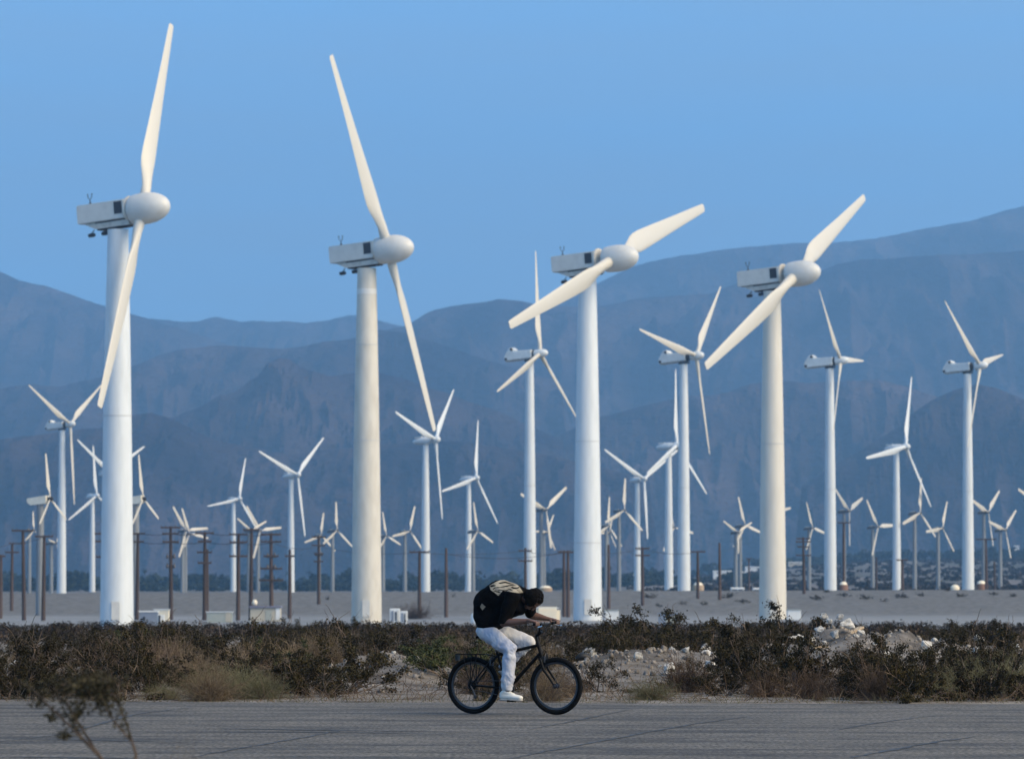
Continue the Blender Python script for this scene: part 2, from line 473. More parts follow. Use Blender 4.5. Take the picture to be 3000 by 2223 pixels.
mountain('mountain_ridge', [(120, 960), (300, 938), (443, 931), (525, 941), (583, 939), (636, 927), (700, 939), (775, 939), (834, 939), (898, 945), (980, 930), (1050, 917), (1120, 939), (1172, 954), (1230, 966), (1400, 1010), (1600, 1100)], 15200, 0,
         'farthest pale low ridge behind the second big tower', seed=2)
mountain('mountain_ridge', [(1300, 1010), (1500, 930), (1650, 868), (1755, 824), (1854, 777), (1904, 763), (1962, 751), (2050, 739), (2137, 724), (2213, 718), (2283, 714), (2370, 708), (2458, 707), (2528, 699), (2574, 693), (2662, 675), (2749, 658), (2837, 646), (2912, 623), (3000, 602), (3200, 570), (3500, 560)], 15000, 0,
         'highest pale blue ridge rising to the right edge', seed=3)
mountain('mountain_ridge', [(850, 1060), (1000, 1010), (1108, 972), (1195, 950), (1224, 930), (1254, 910), (1300, 898), (1380, 886), (1457, 875), (1535, 882), (1600, 893), (1700, 898), (1755, 894), (1817, 882), (1904, 868), (1991, 862), (2073, 859), (2120, 841), (2166, 824), (2260, 812), (2388, 798), (2458, 771), (2528, 757), (2603, 754), (2691, 748), (2778, 742), (2866, 739), (3000, 731), (3200, 720), (3500, 740)], 11500, 0,
         'broad blue mountain mass filling the centre and right', seed=4, slope=2.9)
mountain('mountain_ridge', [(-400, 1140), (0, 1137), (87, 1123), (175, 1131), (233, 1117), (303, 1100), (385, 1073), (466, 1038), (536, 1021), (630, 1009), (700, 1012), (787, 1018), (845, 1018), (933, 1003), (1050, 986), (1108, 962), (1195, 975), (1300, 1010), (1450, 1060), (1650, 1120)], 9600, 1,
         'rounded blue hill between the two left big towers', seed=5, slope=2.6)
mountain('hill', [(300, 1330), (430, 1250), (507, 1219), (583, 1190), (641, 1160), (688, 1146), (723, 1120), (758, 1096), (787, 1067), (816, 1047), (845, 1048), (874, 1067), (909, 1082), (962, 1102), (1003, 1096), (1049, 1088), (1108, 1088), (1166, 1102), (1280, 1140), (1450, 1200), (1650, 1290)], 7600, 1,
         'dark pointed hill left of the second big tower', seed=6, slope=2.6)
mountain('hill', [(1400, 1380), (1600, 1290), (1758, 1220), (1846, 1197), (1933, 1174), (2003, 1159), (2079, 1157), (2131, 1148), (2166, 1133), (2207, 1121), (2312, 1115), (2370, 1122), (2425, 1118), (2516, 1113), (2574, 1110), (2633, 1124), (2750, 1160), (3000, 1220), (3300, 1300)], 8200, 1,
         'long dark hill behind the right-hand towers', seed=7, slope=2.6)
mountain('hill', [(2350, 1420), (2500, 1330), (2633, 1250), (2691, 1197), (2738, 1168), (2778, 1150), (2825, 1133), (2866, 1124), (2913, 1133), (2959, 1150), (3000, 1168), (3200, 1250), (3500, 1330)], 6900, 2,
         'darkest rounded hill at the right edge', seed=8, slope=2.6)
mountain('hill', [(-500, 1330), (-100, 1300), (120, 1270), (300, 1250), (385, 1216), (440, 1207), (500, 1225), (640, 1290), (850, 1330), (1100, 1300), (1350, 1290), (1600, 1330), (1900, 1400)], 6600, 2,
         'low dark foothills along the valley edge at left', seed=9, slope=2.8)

# haze: the air of the valley, one closed box round camera and scene
hm = bpy.data.materials.new('valley haze'); hm.use_nodes = True
nt = hm.node_tree
nt.nodes.remove(nt.nodes['Principled BSDF'])
pv = nt.nodes.new('ShaderNodeVolumePrincipled')
pv.inputs['Color'].default_value = (.32, .625, .98, 1)
pv.inputs['Density'].default_value = 1.0e-4
pv.inputs['Anisotropy'].default_value = 0.2
nt.links.new(pv.outputs[0], nt.nodes['Material Output'].inputs['Volume'])
mb = MB(); mb.box((0, 8500, 760 - 20), (9000, 18200, 1560))
haze = tag(mb.build('haze', hm), 'thin blue haze filling the valley', kind='stuff')
#%%STRUCTURE_END

# ------------------------------------------------------------------ wind turbines
TILT = rad(5)
def axes(psi, tau=TILT):
    a = Vector((math.cos(psi) * math.cos(tau), -math.sin(psi) * math.cos(tau), math.sin(tau)))
    e1 = Vector((math.sin(psi), math.cos(psi), 0))
    e2 = a.cross(e1)
    if e2.z < 0: e2 = -e2
    return a, e1, e2
def blade_dir(psi, th, cone):
    a, e1, e2 = axes(psi)
    return (math.cos(cone) * (math.cos(th) * e2 + math.sin(th) * e1) + math.sin(cone) * a).normalized()
def solve_blade(Hw, tip, psi, cone, th=0.0, R=None):
    """rotor angle and blade length that bring the tip of a blade on the hub Hw to its place in the picture"""
    if R is None:
        hp_ = project(Hw); sc = row(Hw.y); rx, ry = tip[0] - hp_[0], tip[1] - hp_[1]; best = None
        for k in range(720):
            t = rad(k / 2); d = blade_dir(psi, t, cone); dot = d.x * rx - d.z * ry
            if dot <= 0: continue
            c = abs(d.x * ry + d.z * rx) / math.hypot(d.x, d.z)
            if best is None or c < best[0]: best = (c, t, dot / (d.x ** 2 + d.z ** 2) / sc)
        th, R = best[1], best[2]
    f = lambda t, r: project(Hw + blade_dir(psi, t, cone) * r)
    for _ in range(12):
        p = f(th, R); p1 = f(th + .001, R); p2 = f(th, R + .01)
        a, b = (p1[0] - p[0]) / .001, (p2[0] - p[0]) / .01; c, d = (p1[1] - p[1]) / .001, (p2[1] - p[1]) / .01
        ex, ey = tip[0] - p[0], tip[1] - p[1]; det = a * d - b * c
        if abs(det) < 1e-6: break
        th += max(-.3, min(.3, (ex * d - b * ey) / det)); R += max(-3, min(3, (a * ey - c * ex) / det))
    return th, R

def blade_mesh(name, prof, mat_, r0, n=16):
    """unit blade along +z; x is the leading side, y the upwind side. prof: r, chord, thickness, twist"""
    mb = MB(); vs = []
    for (r, ch, th, tw) in prof:
        rnd = min(1.0, max(0.0, (th / ch - .35) / .6)); off = (1 - rnd) * .17 * ch
        for j in range(n):
            t = 2 * math.pi * j / n
            x = math.cos(t) * ch / 2; y = math.sin(t) * th / 2
            y *= 1 if rnd > .9 else (1 - .55 * max(0, -math.cos(t)))
            x -= off
            c, s_ = math.cos(rad(tw)), math.sin(rad(tw))
            vs.append((x * c + y * s_, -x * s_ + y * c, r))
    k = len(prof)
    fs = [(i * n + j, i * n + (j + 1) % n, (i + 1) * n + (j + 1) % n, (i + 1) * n + j) for i in range(k - 1) for j in range(n)]
    fs.append(tuple(reversed(range(n)))); fs.append(tuple((k - 1) * n + j for j in range(n)))
    mb.add(vs, fs)
    return mb.mesh(name, mat_, 50)
BL = {
 'A': blade_mesh('blade', [(.045, .050, .050, 0), (.075, .050, .050, 0), (.12, .052, .046, 8), (.17, .062, .036, 14), (.215, .078, .028, 14), (.25, .088, .022, 12), (.30, .090, .019, 10), (.45, .080, .014, 6), (.62, .066, .010, 3), (.80, .053, .007, 1), (.95, .042, .005, 0), (.99, .038, .004, 0), (1.0, .028, .003, 0)], M['blade'], .06),
 'B': blade_mesh('blade', [(.025, .040, .040, 0), (.09, .040, .040, 0), (.14, .046, .036, 14), (.20, .066, .026, 18), (.25, .078, .020, 16), (.32, .074, .016, 13), (.5, .058, .011, 8), (.7, .042, .008, 4), (.88, .029, .005, 1), (.98, .019, .004, 0), (1.0, .009, .003, 0)], M['blade'], .06),
 'D': blade_mesh('blade', [(.03, .046, .046, 0), (.09, .046, .046, 0), (.15, .058, .036, 12), (.22, .076, .024, 14), (.28, .078, .020, 12), (.4, .069, .015, 8), (.6, .054, .010, 4), (.8, .042, .007, 2), (.95, .033, .005, 0), (1.0, .018, .004, 0)], M['tower'], .06),
 'C': blade_mesh('blade', [(.03, .035, .035, 0), (.14, .040, .034, 6), (.22, .085, .028, 16), (.28, .118, .022, 16), (.34, .122, .020, 14), (.5, .108, .016, 9), (.7, .092, .012, 5), (.9, .076, .008, 2), (1.0, .066, .006, 1)], M['blade'], .06),
}
BL['E'] = BL['C']

def nacelle_set(kind):
    """list of (part name, mesh, [(sub-part name, mesh)...]) in axis coordinates: x to the rotor, origin on the tower axis"""
    out = []
    if kind == 'A':
        mb = MB()
        mb.prism([(-5.2, -.80), (-5.05, -.92), (1.7, -.92), (1.7, 1.35), (-5.1, 1.35), (-5.2, 1.22)], -1.25, 1.25)
        me = mb.mesh('nacelle', M['nacelle'])
        bm = bmesh.new(); bm.from_mesh(me)
        bmesh.ops.bevel(bm, geom=[e for e in bm.edges], offset=.07, segments=2, affect='EDGES'); bm.to_mesh(me); bm.free()
        subs = []
        fr = MB(); fr.box((.83, -1.262, .43), (1.13, .02, 1.5)); subs.append(('vent', fr.mesh('vent', M['dark'])))
        for k in range(5):
            sl = MB(); sl.box((.83, -1.285, -.16 + k * .29), (1.05, .06, .10), Matrix.Rotation(rad(28), 3, 'X'))
            subs.append(('louvre', sl.mesh('louvre', M['vent'])))
        out.append(('nacelle', me, subs))
        mb = MB(); mb.lathe([(1.30, 1.68), (1.62, 1.72), (1.66, 1.85), (1.62, 2.05), (1.2, 2.12)], 28, 'x', (0, 0, .12))
        out.append(('collar', mb.mesh('collar', M['blade'], 40), []))
        mb = MB(); mb.prism([(-4.4, -.98), (-2.85, -1.75), (2.1, -1.75), (2.1, -.98)], -.95, .95)
        sub = []
        m2 = MB(); m2.box((-.45, -.97, -1.03), (4.6, .05, .14)); sub.append(('gap', m2.mesh('gap', M['dark'])))
        m3 = MB(); m3.box((-.4, 0, -1.83), (4.6, 1.5, .16)); sub.append(('yaw_plate', m3.mesh('yaw_plate', M['dark'])))
        out.append(('bedplate', mb.mesh('bedplate', M['bed']), sub))
        for x in (-3.7, -1.75):
            m4 = MB(); m4.lathe([(.0, -.45), (.22, -.42), (.26, 0), (.22, .42), (.0, .45)], 12, 'x', (x, -.5, -2.35))
            m4.tube([(x, -.5, -2.2), (x + .35, -.4, -1.75)], .07, 6)
            out.append(('motor', m4.mesh('motor', M['dark'], 40), []))
        m5 = MB(); m5.tube([(-3.6, -.5, 1.33), (-3.6, -.5, 1.95)], .06, 6)
        m5.tube([(-3.9, -.5, 2.55), (-3.85, -.5, 2.2), (-3.6, -.5, 1.95), (-3.35, -.5, 2.2), (-3.3, -.5, 2.55)], .045, 6)
        m5.lathe([(.0, -.09), (.12, 0), (.0, .09)], 8, 'z', (-3.9, -.5, 2.6)); m5.lathe([(.0, -.09), (.12, 0), (.0, .09)], 8, 'z', (-3.3, -.5, 2.6))
        m5.box((-3.6, -.5, 1.45), (.22, .22, .25))
        out.append(('wind_gauge', m5.mesh('wind_gauge', M['dark'], 40), []))
        pr = [(1.25, 2.02), (1.72, 2.06), (1.80, 2.25), (1.86, 2.9), (1.89, 3.6)]
        pr += [(1.89 * math.cos(t), 3.9 + 3.25 * math.sin(t)) for t in np.linspace(0, math.pi / 2, 14)]
        mb = MB(); mb.lathe(pr, 40, 'x')
        out.append(('spinner', mb.mesh('spinner', M['spinner'], 40), []))
    if kind == 'B':
        mb = MB(); mb.prism([(-5.6, -1.0), (.6, -.95), (.9, -.6), (.9, .95), (-3.0, 1.12), (-3.5, 1.85), (-4.3, 1.9), (-5.5, .5), (-5.75, -.3)], -1.05, 1.05)
        me = mb.mesh('nacelle', M['b_nacelle']); bm = bmesh.new(); bm.from_mesh(me)
        bmesh.ops.bevel(bm, geom=[e for e in bm.edges], offset=.2, segments=3, affect='EDGES'); bm.to_mesh(me); bm.free()
        subs = []
        for (x, z) in ((-3.75, 1.45), (-5.2, -.45)):
            h = MB(); h.lathe([(.30, -.06), (.30, .05), (.0, .06)], 16, 'y', (x, -1.06, z)); subs.append(('port', h.mesh('port', M['dark'])))
        h = MB(); h.box((-2.2, -1.05, -.78), (5.6, .06, .09)); subs.append(('gap', h.mesh('gap', M['dark'])))
        out.append(('nacelle', me, subs))
        mb = MB(); mb.lathe([(.6, .86), (.95, .9), (.95, 1.15), (.6, 1.2)], 24, 'x'); out.append(('collar', mb.mesh('collar', M['dark'], 40), []))
        mb = MB(); mb.box((0, 0, -1.2), (1.9, 1.7, .42)); out.append(('yaw_plate', mb.mesh('yaw_plate', M['dark']), []))
        mb = MB(); mb.lathe([(.7, 1.15), (.86, 1.2), (.92, 2.3)] + [(.92 * math.cos(t), 2.6 + 1.6 * math.sin(t)) for t in np.linspace(0, math.pi / 2, 10)], 28, 'x')
        out.append(('spinner', mb.mesh('spinner', M['b_nacelle'], 40), []))
    if kind == 'D':
        mb = MB(); pr = []
        for t in np.linspace(0, 1, 16):
            x = -4.4 + 6.4 * t
            r = 1.22 * (math.sin(math.pi * min(1, t * 1.02 + .02) * .56) ** .55) * (1 - .25 * max(0, t - .7) / .3)
            pr.append((max(r, .05) if 0 < t else .02, x))
        mb.lathe(pr, 24, 'x'); me = mb.mesh('nacelle', M['tower'], 50)
        sub = []; h = MB(); h.box((-2.2, 0, 1.18), (2.2, .9, .35)); sub.append(('cooler', h.mesh('cooler', M['b_nacelle'])))
        out.append(('nacelle', me, sub))
        mb = MB(); mb.lathe([(.85, -1.5), (.95, -.9)], 20, 'z'); out.append(('yaw_plate', mb.mesh('yaw_plate', M['seam'], 40), []))
        mb = MB(); mb.lathe([(.7, 2.05), (.98, 2.1), (1.0, 3.2)] + [(1.0 * math.cos(t), 3.3 + 1.1 * math.sin(t)) for t in np.linspace(0, math.pi / 2, 9)], 24, 'x')
        out.append(('spinner', mb.mesh('spinner', M['tower'], 40), []))
    if kind == 'C':
        mb = MB(); mb.prism([(-1.9, -.45), (1.2, -.5), (1.35, .25), (.9, .5), (-1.5, .45), (-2.0, .1)], -.5, .5); out.append(('nacelle', mb.mesh('nacelle', M['c_nacelle']), []))
        mb = MB(); mb.box((-.7, 0, .56), (1.3, .7, .18)); out.append(('cowl', mb.mesh('cowl', M['e_nacelle']), []))
        mb = MB(); mb.lathe([(.3, 1.3), (.34, 1.9), (.22, 2.1), (0, 2.15)], 12, 'x'); out.append(('hub', mb.mesh('hub', M['c_nacelle'], 40), []))
    if kind == 'E':
        mb = MB(); mb.prism([(-2.0, -.35), (-1.5, -.72), (1.0, -.72), (1.3, -.3), (1.3, .58), (-1.9, .42), (-2.1, .2)], -.7, .7); out.append(('nacelle', mb.mesh('nacelle', M['e_nacelle']), []))
        mb = MB(); mb.lathe([(.3, 1.28), (.36, 1.9), (.2, 2.15), (0, 2.2)], 12, 'x'); out.append(('hub', mb.mesh('hub', M['dark'], 40), []))
    return out
NAC = {k: nacelle_set(k) for k in 'ABCDE'}
OVER = {'A': 3.37, 'B': 2.35, 'C': 1.65, 'D': 2.8, 'E': 1.65}
ROOTZ = {'A': 2.05, 'B': 1.35, 'C': .5, 'D': 1.25, 'E': .75}

def turbine(kind, Y, hub, towx, psi, blades, label, group, tower='tower', wb=None, wt=None, seams=(), band=None, drop=0.5):
    """blades: list of (rotor angle deg, length in m, cone deg)"""
    psi = rad(psi); s = row(Y)
    a, e1, e2 = axes(psi)
    nx = .0 + OVER[kind]
    H = P(hub[0], hub[1], Y)
    foot = P(towx, hub[1], Y); bx = foot.x; by = Y
    oh = (H.x - bx) / (math.cos(psi) * math.cos(TILT)); oh = min(max(oh, nx * .6), nx * 1.5)
    z0 = gz(bx, by) - drop
    zh = H.z - oh * math.sin(TILT)
    root = empty('wind_turbine', (bx, by, z0), 0, label, 'wind turbine', group)
    hgt = zh - z0 - ROOTZ[kind]
    r0, r1 = wb / 2, wt / 2
    mb = MB(); n = 40 if kind in 'AB' else 16
    prof = [(r0 + (r1 - r0) * t + (.04 * r0 * math.sin(math.pi * t)), hgt * t) for t in np.linspace(0, 1, 14)]
    mb.lathe([(r0, -1.5)] + prof, n)
    tw = mb.build('tower', M[tower], root, 40)
    rr = lambda z: float(np.interp(z, [q[1] for q in prof], [q[0] for q in prof]))
    for py in seams:
        z = P(towx, py, Y).z - z0
        m2 = MB(); m2.lathe([(rr(z) - .02, z - .05), (rr(z) + .035, z - .04), (rr(z) + .035, z + .04), (rr(z) - .02, z + .05)], n)
        m2.build('flange', M['seam'], tw, 40)
    if band:
        za, zb = P(towx, band[1], Y).z - z0, P(towx, band[0], Y).z - z0
        m2 = MB(); m2.lathe([(rr(za) - .02, za), (rr(za) + .012, za + .01), (rr(zb) + .012, zb - .01), (rr(zb) - .02, zb)], n)
        m2.build('paint_band', M['band'], tw, 40)
    if kind == 'A':   # door at the foot
        m2 = MB(); m2.box((0, -r0 * .97, 2.4), (1.0, .25, 2.2)); m2.build('door', M['nacelle'], tw)
    R3 = Matrix((( a.x, e1.x, -e2.x * 0 + e2.x), (a.y, e1.y, e2.y), (a.z, e1.z, e2.z)))
    head = Matrix.Translation((0, 0, zh - z0)) @ R3.to_4x4()
    k = OVER[kind]
    for name, me, subs in NAC[kind]:
        m_ = head
        if name in ('spinner', 'hub'): m_ = head @ Matrix.Translation((oh - k, 0, 0))
        o = link(name, me, root, m_)
        for sn, sm in subs: link(sn, sm, o)
    Hl = Vector((0, 0, zh - z0)) + a * oh
    Hw = root.location + Hl
    for bl_ in blades:
        if len(bl_) == 2:      # picture point of the tip, cone
            cone = bl_[1]; th, R = solve_blade(Hw, bl_[0], psi, rad(cone)); th = math.degrees(th)
        else:
            th, R, cone = bl_; d = blade_dir(psi, rad(th), rad(cone)); s_ = row(Y)
            t_, r_ = solve_blade(Hw, (hub[0] + d.x * R * s_, hub[1] - d.z * R * s_), psi, rad(cone), rad(th), R)
            if abs(r_ / R - 1) < .2 and abs(t_ - rad(th)) < rad(14): th, R = math.degrees(t_), r_
        d = blade_dir(psi, rad(th), rad(cone))
        t = (-math.sin(rad(th)) * e2 + math.cos(rad(th)) * e1)
        t = (t - d * t.dot(d)).normalized()
        nrm = d.cross(t).normalized()
        m_ = Matrix.Translation(Hl) @ Matrix(((t.x, nrm.x, d.x), (t.y, nrm.y, d.y), (t.z, nrm.z, d.z))).to_4x4() @ Matrix.Diagonal((R, R, R, 1))
        link('blade', BL[kind], root, m_)
    return root

D_ = 1.3459
GA = 'tall two-bladed white turbines in the front row'
for (Y, hub, tx, tips, cone, lab, tw, seams, band) in [
    (611, (421, 615), 346, ((375, 55), (215, 885)), -2, 'largest two-bladed white wind turbine at far left, one blade almost straight up', 'tower', (1218,), None),
    (675, (1139, 734), 1075, ((722, 120), (945, 938)), 0, 'second big two-bladed turbine, stained cream tower, blade leaning up to the left', 'tower_dirty', (1010, 1290), (846, 862)),
    (717, (1799, 761), 1721, ((1533, 455), (1108, 705)), -2.5, 'third big two-bladed turbine just right of the cyclist, blades nearly level', 'tower', (1293, 1590), None),
    (749, (2333, 805), 2262, ((1883, 432), (1535, 795)), -2.5, 'rightmost big two-bladed turbine with cream tower and blade pointing up right', 'tower_cream', (1300,), None)]:
    bl = []
    for t in tips:
        bl.append(((t[0] * D_, t[1] * D_), cone))
    turbine('A', Y, hub, tx, 30, bl, lab, GA, tw, 4.05, 2.5, seams, band)

FIT = {}
for L_ in """T B 207 1243 182 1740 32 60 235 -2|B1
T B 1582 1036 1552 1727 26 9 307 -2|B2
T B 2039 1043 2003 1732 30 46 297 -4|B3
T B 2462 1057 2431 1729 20 88 247 0|B4
T B 2870 1072 2834 1727 26 80 253 -4|B5
T D 327 1385 313 1738 40 64 176 0|D1
T D 284 1452 271 1740 40 2 149 -2|D2
T D 702 1461 684 1737 44 21 130 -4|D3
T D 872 1391 853 1734 38 53 182 -2|D4
T D 1276 1288 1247 1734 26 51 236 -4|D5
T D 1395 1400 1373 1729 32 18 180 -4|D6
T D 1886 1403 1867 1728 46 60 176 0|D7
T D 1982 1305 1959 1731 26 9 227 0|D8
T D 2652 1309 2626 1726 30 22 223 -2|D9
T E 148 1461 118 1804 20 117 133 0|E1
T E 420 1461 397 1800 20 117 130 0|E2
T C 101 1554 86 1728 35 1 57 0|C2
T C 166 1590 150 1728 32 44 45 0|C3
T C 547 1554 535 1728 47 86 86 0|C5
T C 557 1563 543 1728 41 100 80 0|C6
T C 763 1554 756 1728 44 85 89 0|C7
T C 738 1554 729 1728 50 65 64 0|C8
T C 941 1568 934 1728 50 13 68 0|C9
T C 988 1554 974 1728 35 4 85 0|C10
T C 1133 1570 1122 1728 35 111 72 0|C11
T C 1202 1556 1186 1728 44 20 78 0|C12
T C 1400 1556 1386 1728 32 113 86 0|C13
T C 1600 1493 1585 1728 44 55 113 0|C14
T C 1605 1558 1593 1728 40 33 60 0|C15
T C 1764 1541 1776 1728 32 12 88 0|C16
T C 1829 1495 1813 1728 41 9 95 0|C17
T C 1786 1559 1779 1728 32 27 52 0|C31
T C 1975 1545 1965 1728 38 101 90 0|C18
T C 2183 1540 2168 1728 38 106 88 0|C19
T C 2162 1559 2155 1728 50 63 62 0|C20
T C 2381 1547 2370 1728 26 101 82 0|C21
T C 2273 1502 2260 1728 32 81 85 0|C22
T C 2488 1497 2472 1728 26 69 103 0|C24
T C 2572 1543 2556 1728 32 88 94 0|C25
T C 2695 1502 2679 1728 32 13 104 0|C26
T C 2761 1547 2748 1728 35 24 85 0|C27
T C 2895 1500 2882 1728 29 52 100 0|C28
T C 2945 1552 2930 1728 35 48 85 0|C29
T C 3029 1463 3017 1728 32 51 88 0|C30""".split('\n'):
    b_, key = L_.split('|'); q = b_.split()[1:]; FIT[key] = (q[0], *[float(v) for v in q[1:]])
TL = {
 'B1': 'mid-distance three-bladed white turbine left of the largest tower, two blades raised in a V',
 'B2': 'mid-distance three-bladed turbine with hump-backed nacelle left of the third big tower',
 'B3': 'mid-distance three-bladed turbine between the third and fourth big towers',
 'B4': 'mid-distance three-bladed turbine just right of the rightmost big tower, one blade level',
 'B5': 'mid-distance three-bladed turbine with hump-backed nacelle nearest the right edge',
 'D1': 'white three-bladed turbine hidden behind the largest tower, blade tips showing both sides',
 'D2': 'slim white three-bladed turbine just left of the largest tower, one blade upright',
 'D3': 'slim white turbine with one blade pointing level left, beside a utility pole',
 'D4': 'slim white turbine with blades in a V left of the second big tower',
 'D5': 'slim white turbine just right of the second big tower, below its lower blade',
 'D6': 'slim white turbine with upright blade above and left of the cyclist',
 'D7': 'slim white turbine with V-shaped blades just right of the third big tower',
 'D8': 'slim white turbine with upright blade partly behind a mid-distance tower',
 'D9': 'slim white turbine with upright blade between the two right-hand mid-distance towers',
 'E1': 'small turbine with cream box nacelle on grey tower near the left edge',
 'E2': 'small turbine with cream box nacelle close behind the largest tower, right side',
 'C2': 'small distant turbine with edge-on blades leftmost of the far row',
 'C3': 'tiny distant turbine low behind the leftmost mid-distance tower',
 'C5': 'small grey-towered turbine among the utility poles, one blade level right',
 'C6': 'small grey-towered turbine almost hidden behind its twin among the poles',
 'C7': 'small grey-towered turbine with level right blade just behind the tallest left poles',
 'C8': 'small distant turbine overlapped by the slim white tower and poles left of centre',
 'C9': 'small distant turbine directly behind a pole with four crossarms',
 'C10': 'small distant turbine just left of the stained second big tower',
 'C11': 'small distant turbine half hidden behind the right edge of the stained tower',
 'C12': 'small distant turbine with near-level left blade right of the stained tower',
 'C13': 'small distant turbine overlapping the slim white tower above the cyclist',
 'C14': 'taller grey-towered turbine just right of the mid-distance tower above the cyclist',
 'C15': 'small distant turbine lower and behind the grey one above the cyclist',
 'C16': 'small distant turbine emerging right of the third big tower, dark nacelle',
 'C17': 'taller grey-towered turbine with upright blade right of the third big tower',
 'C31': 'tiny distant turbine tucked between two others right of the third big tower',
 'C18': 'small distant turbine in front of the slim tower, beside the central mid-distance tower',
 'C19': 'small distant turbine, right one of the overlapping pair left of the fourth big tower',
 'C20': 'small distant turbine, left one of the overlapping pair left of the fourth big tower',
 'C21': 'small distant turbine behind the pole with four crossarms at right',
 'C22': 'small distant turbine hidden behind the fourth big tower, one blade tip showing',
 'C24': 'small distant turbine behind a tall pole right of the level-bladed turbine',
 'C25': 'small distant turbine with level right blade left of the slim upright-bladed tower',
 'C26': 'taller distant turbine with upright blade right of the slim white tower',
 'C27': 'small distant turbine with level left blade before the rightmost mid-distance tower',
 'C28': 'small distant turbine with V-shaped blades right of the rightmost mid-distance tower',
 'C29': 'lower small distant turbine, last complete one before the right edge',
 'C30': 'distant turbine cut by the right edge, only a blade tip showing'}
GRP = {'B': 'mid-distance three-bladed turbines', 'D': 'slim white three-bladed turbines farther back', 'E': 'small turbines with cream box nacelles', 'C': 'small grey-towered turbines in the far row'}
for key, (kind, hx, hy, tx, by, psi, th0, R, be) in FIT.items():
    H_ = {'B': 50, 'D': 45, 'C': 20, 'E': 19}[kind]
    Y = H_ * F / (by - hy)
    if kind == 'E': Y = 822
    if kind == 'C' and key in ('C14', 'C17', 'C22', 'C24', 'C26', 'C28', 'C30'): Y = 1620.0
    elif kind == 'C': Y = 1700.0 + (hash(key) % 7) * 0 + (hx % 60)
    nb = 3; sc = row(Y)
    bl = [(th0 + 120 * k, R / sc, be) for k in range(3)]
    if kind == 'B': turbine(kind, Y, (hx, hy), tx, psi, bl, TL[key], GRP[kind], 'tower', 2.75, 1.65, (hy + (by - hy) * .56,), drop=.6)
    if kind == 'D': turbine(kind, Y, (hx, hy), tx, psi, bl, TL[key], GRP[kind], 'tower', 2.8, 1.75, (), drop=.6)
    if kind == 'C': turbine(kind, Y, (hx, hy), tx, psi, bl, TL[key], GRP[kind], 'c_tower', 1.45, 1.15, (), drop=.4)
    if kind == 'E': turbine(kind, Y, (hx, hy), tx, psi, bl, TL[key], GRP[kind], 'c_tower', 1.35, 1.15, (), drop=.4)

# ------------------------------------------------------------------ utility poles and wires
POLE_TOPS = {}
def pole(px, ytop, Y, arms, label, lean=0.0, cans=(), r=.17, group='utility poles along the sandy flat'):
    """arms: list of (py, half width px, x offset px); cans: list of py with transformers or insulator stacks"""
    g = at(px, Y); top = P(px + lean, ytop, Y)
    root = empty('utility_pole', g, 0, label, 'utility pole', group)
    h = top.z - g.z; lx = top.x - g.x
    mb = MB(); mb.tube([(0, 0, -.4), (lx * .5, 0, h * .5), (lx, 0, h)], [r * 1.15, r, r * .72], 8); mb.build('pole', M['wood'], root, 40)
    s = row(Y)
    for a in arms:
        py, hw = a[0], a[1] / s; xo = (a[2] if len(a) > 2 else 0) / s
        z = P(px, py, Y).z - g.z; cx = lx * z / h + xo
        mb = MB(); mb.box((cx, -r - .07, z), (hw * 2, .16, .24)); cr = mb.build('crossarm', M['wood'], root)
        for q in (-.95, -.5, .5, .95):
            m2 = MB(); m2.lathe([(.05, 0), (.06, .14), (.035, .17), (.07, .22), (0, .25)], 6, 'z', (cx + q * hw, -r - .07, z + .075)); m2.build('insulator', M['insul'], cr, 50)
    for c in cans:
        z = P(px, c, Y).z - g.z
        for sx in (-1, 1):
            mb = MB(); mb.lathe([(0, -.02), (.2, 0), (.22, .08), (.2, .4), (.1, .52), (.08, .7), (0, .74)], 10, 'z', (lx * z / h + sx * .48, -.1, z - .3))
            mb.tube([(lx * z / h + sx * .1, -.1, z), (lx * z / h + sx * .48, -.1, z)], .04, 5)
            mb.build('transformer', M['insul'], root, 40)
    return root
def q1(x, y, o): return (o[0] + x / 2.2027, o[1] + y / 2.2027)
R1_, R2_, R3_, R4_, R5_ = (0, 1100), (600, 1100), (1200, 1100), (1700, 1100), (2250, 1100)
def zy(y): return 1100 + y / 2.2027
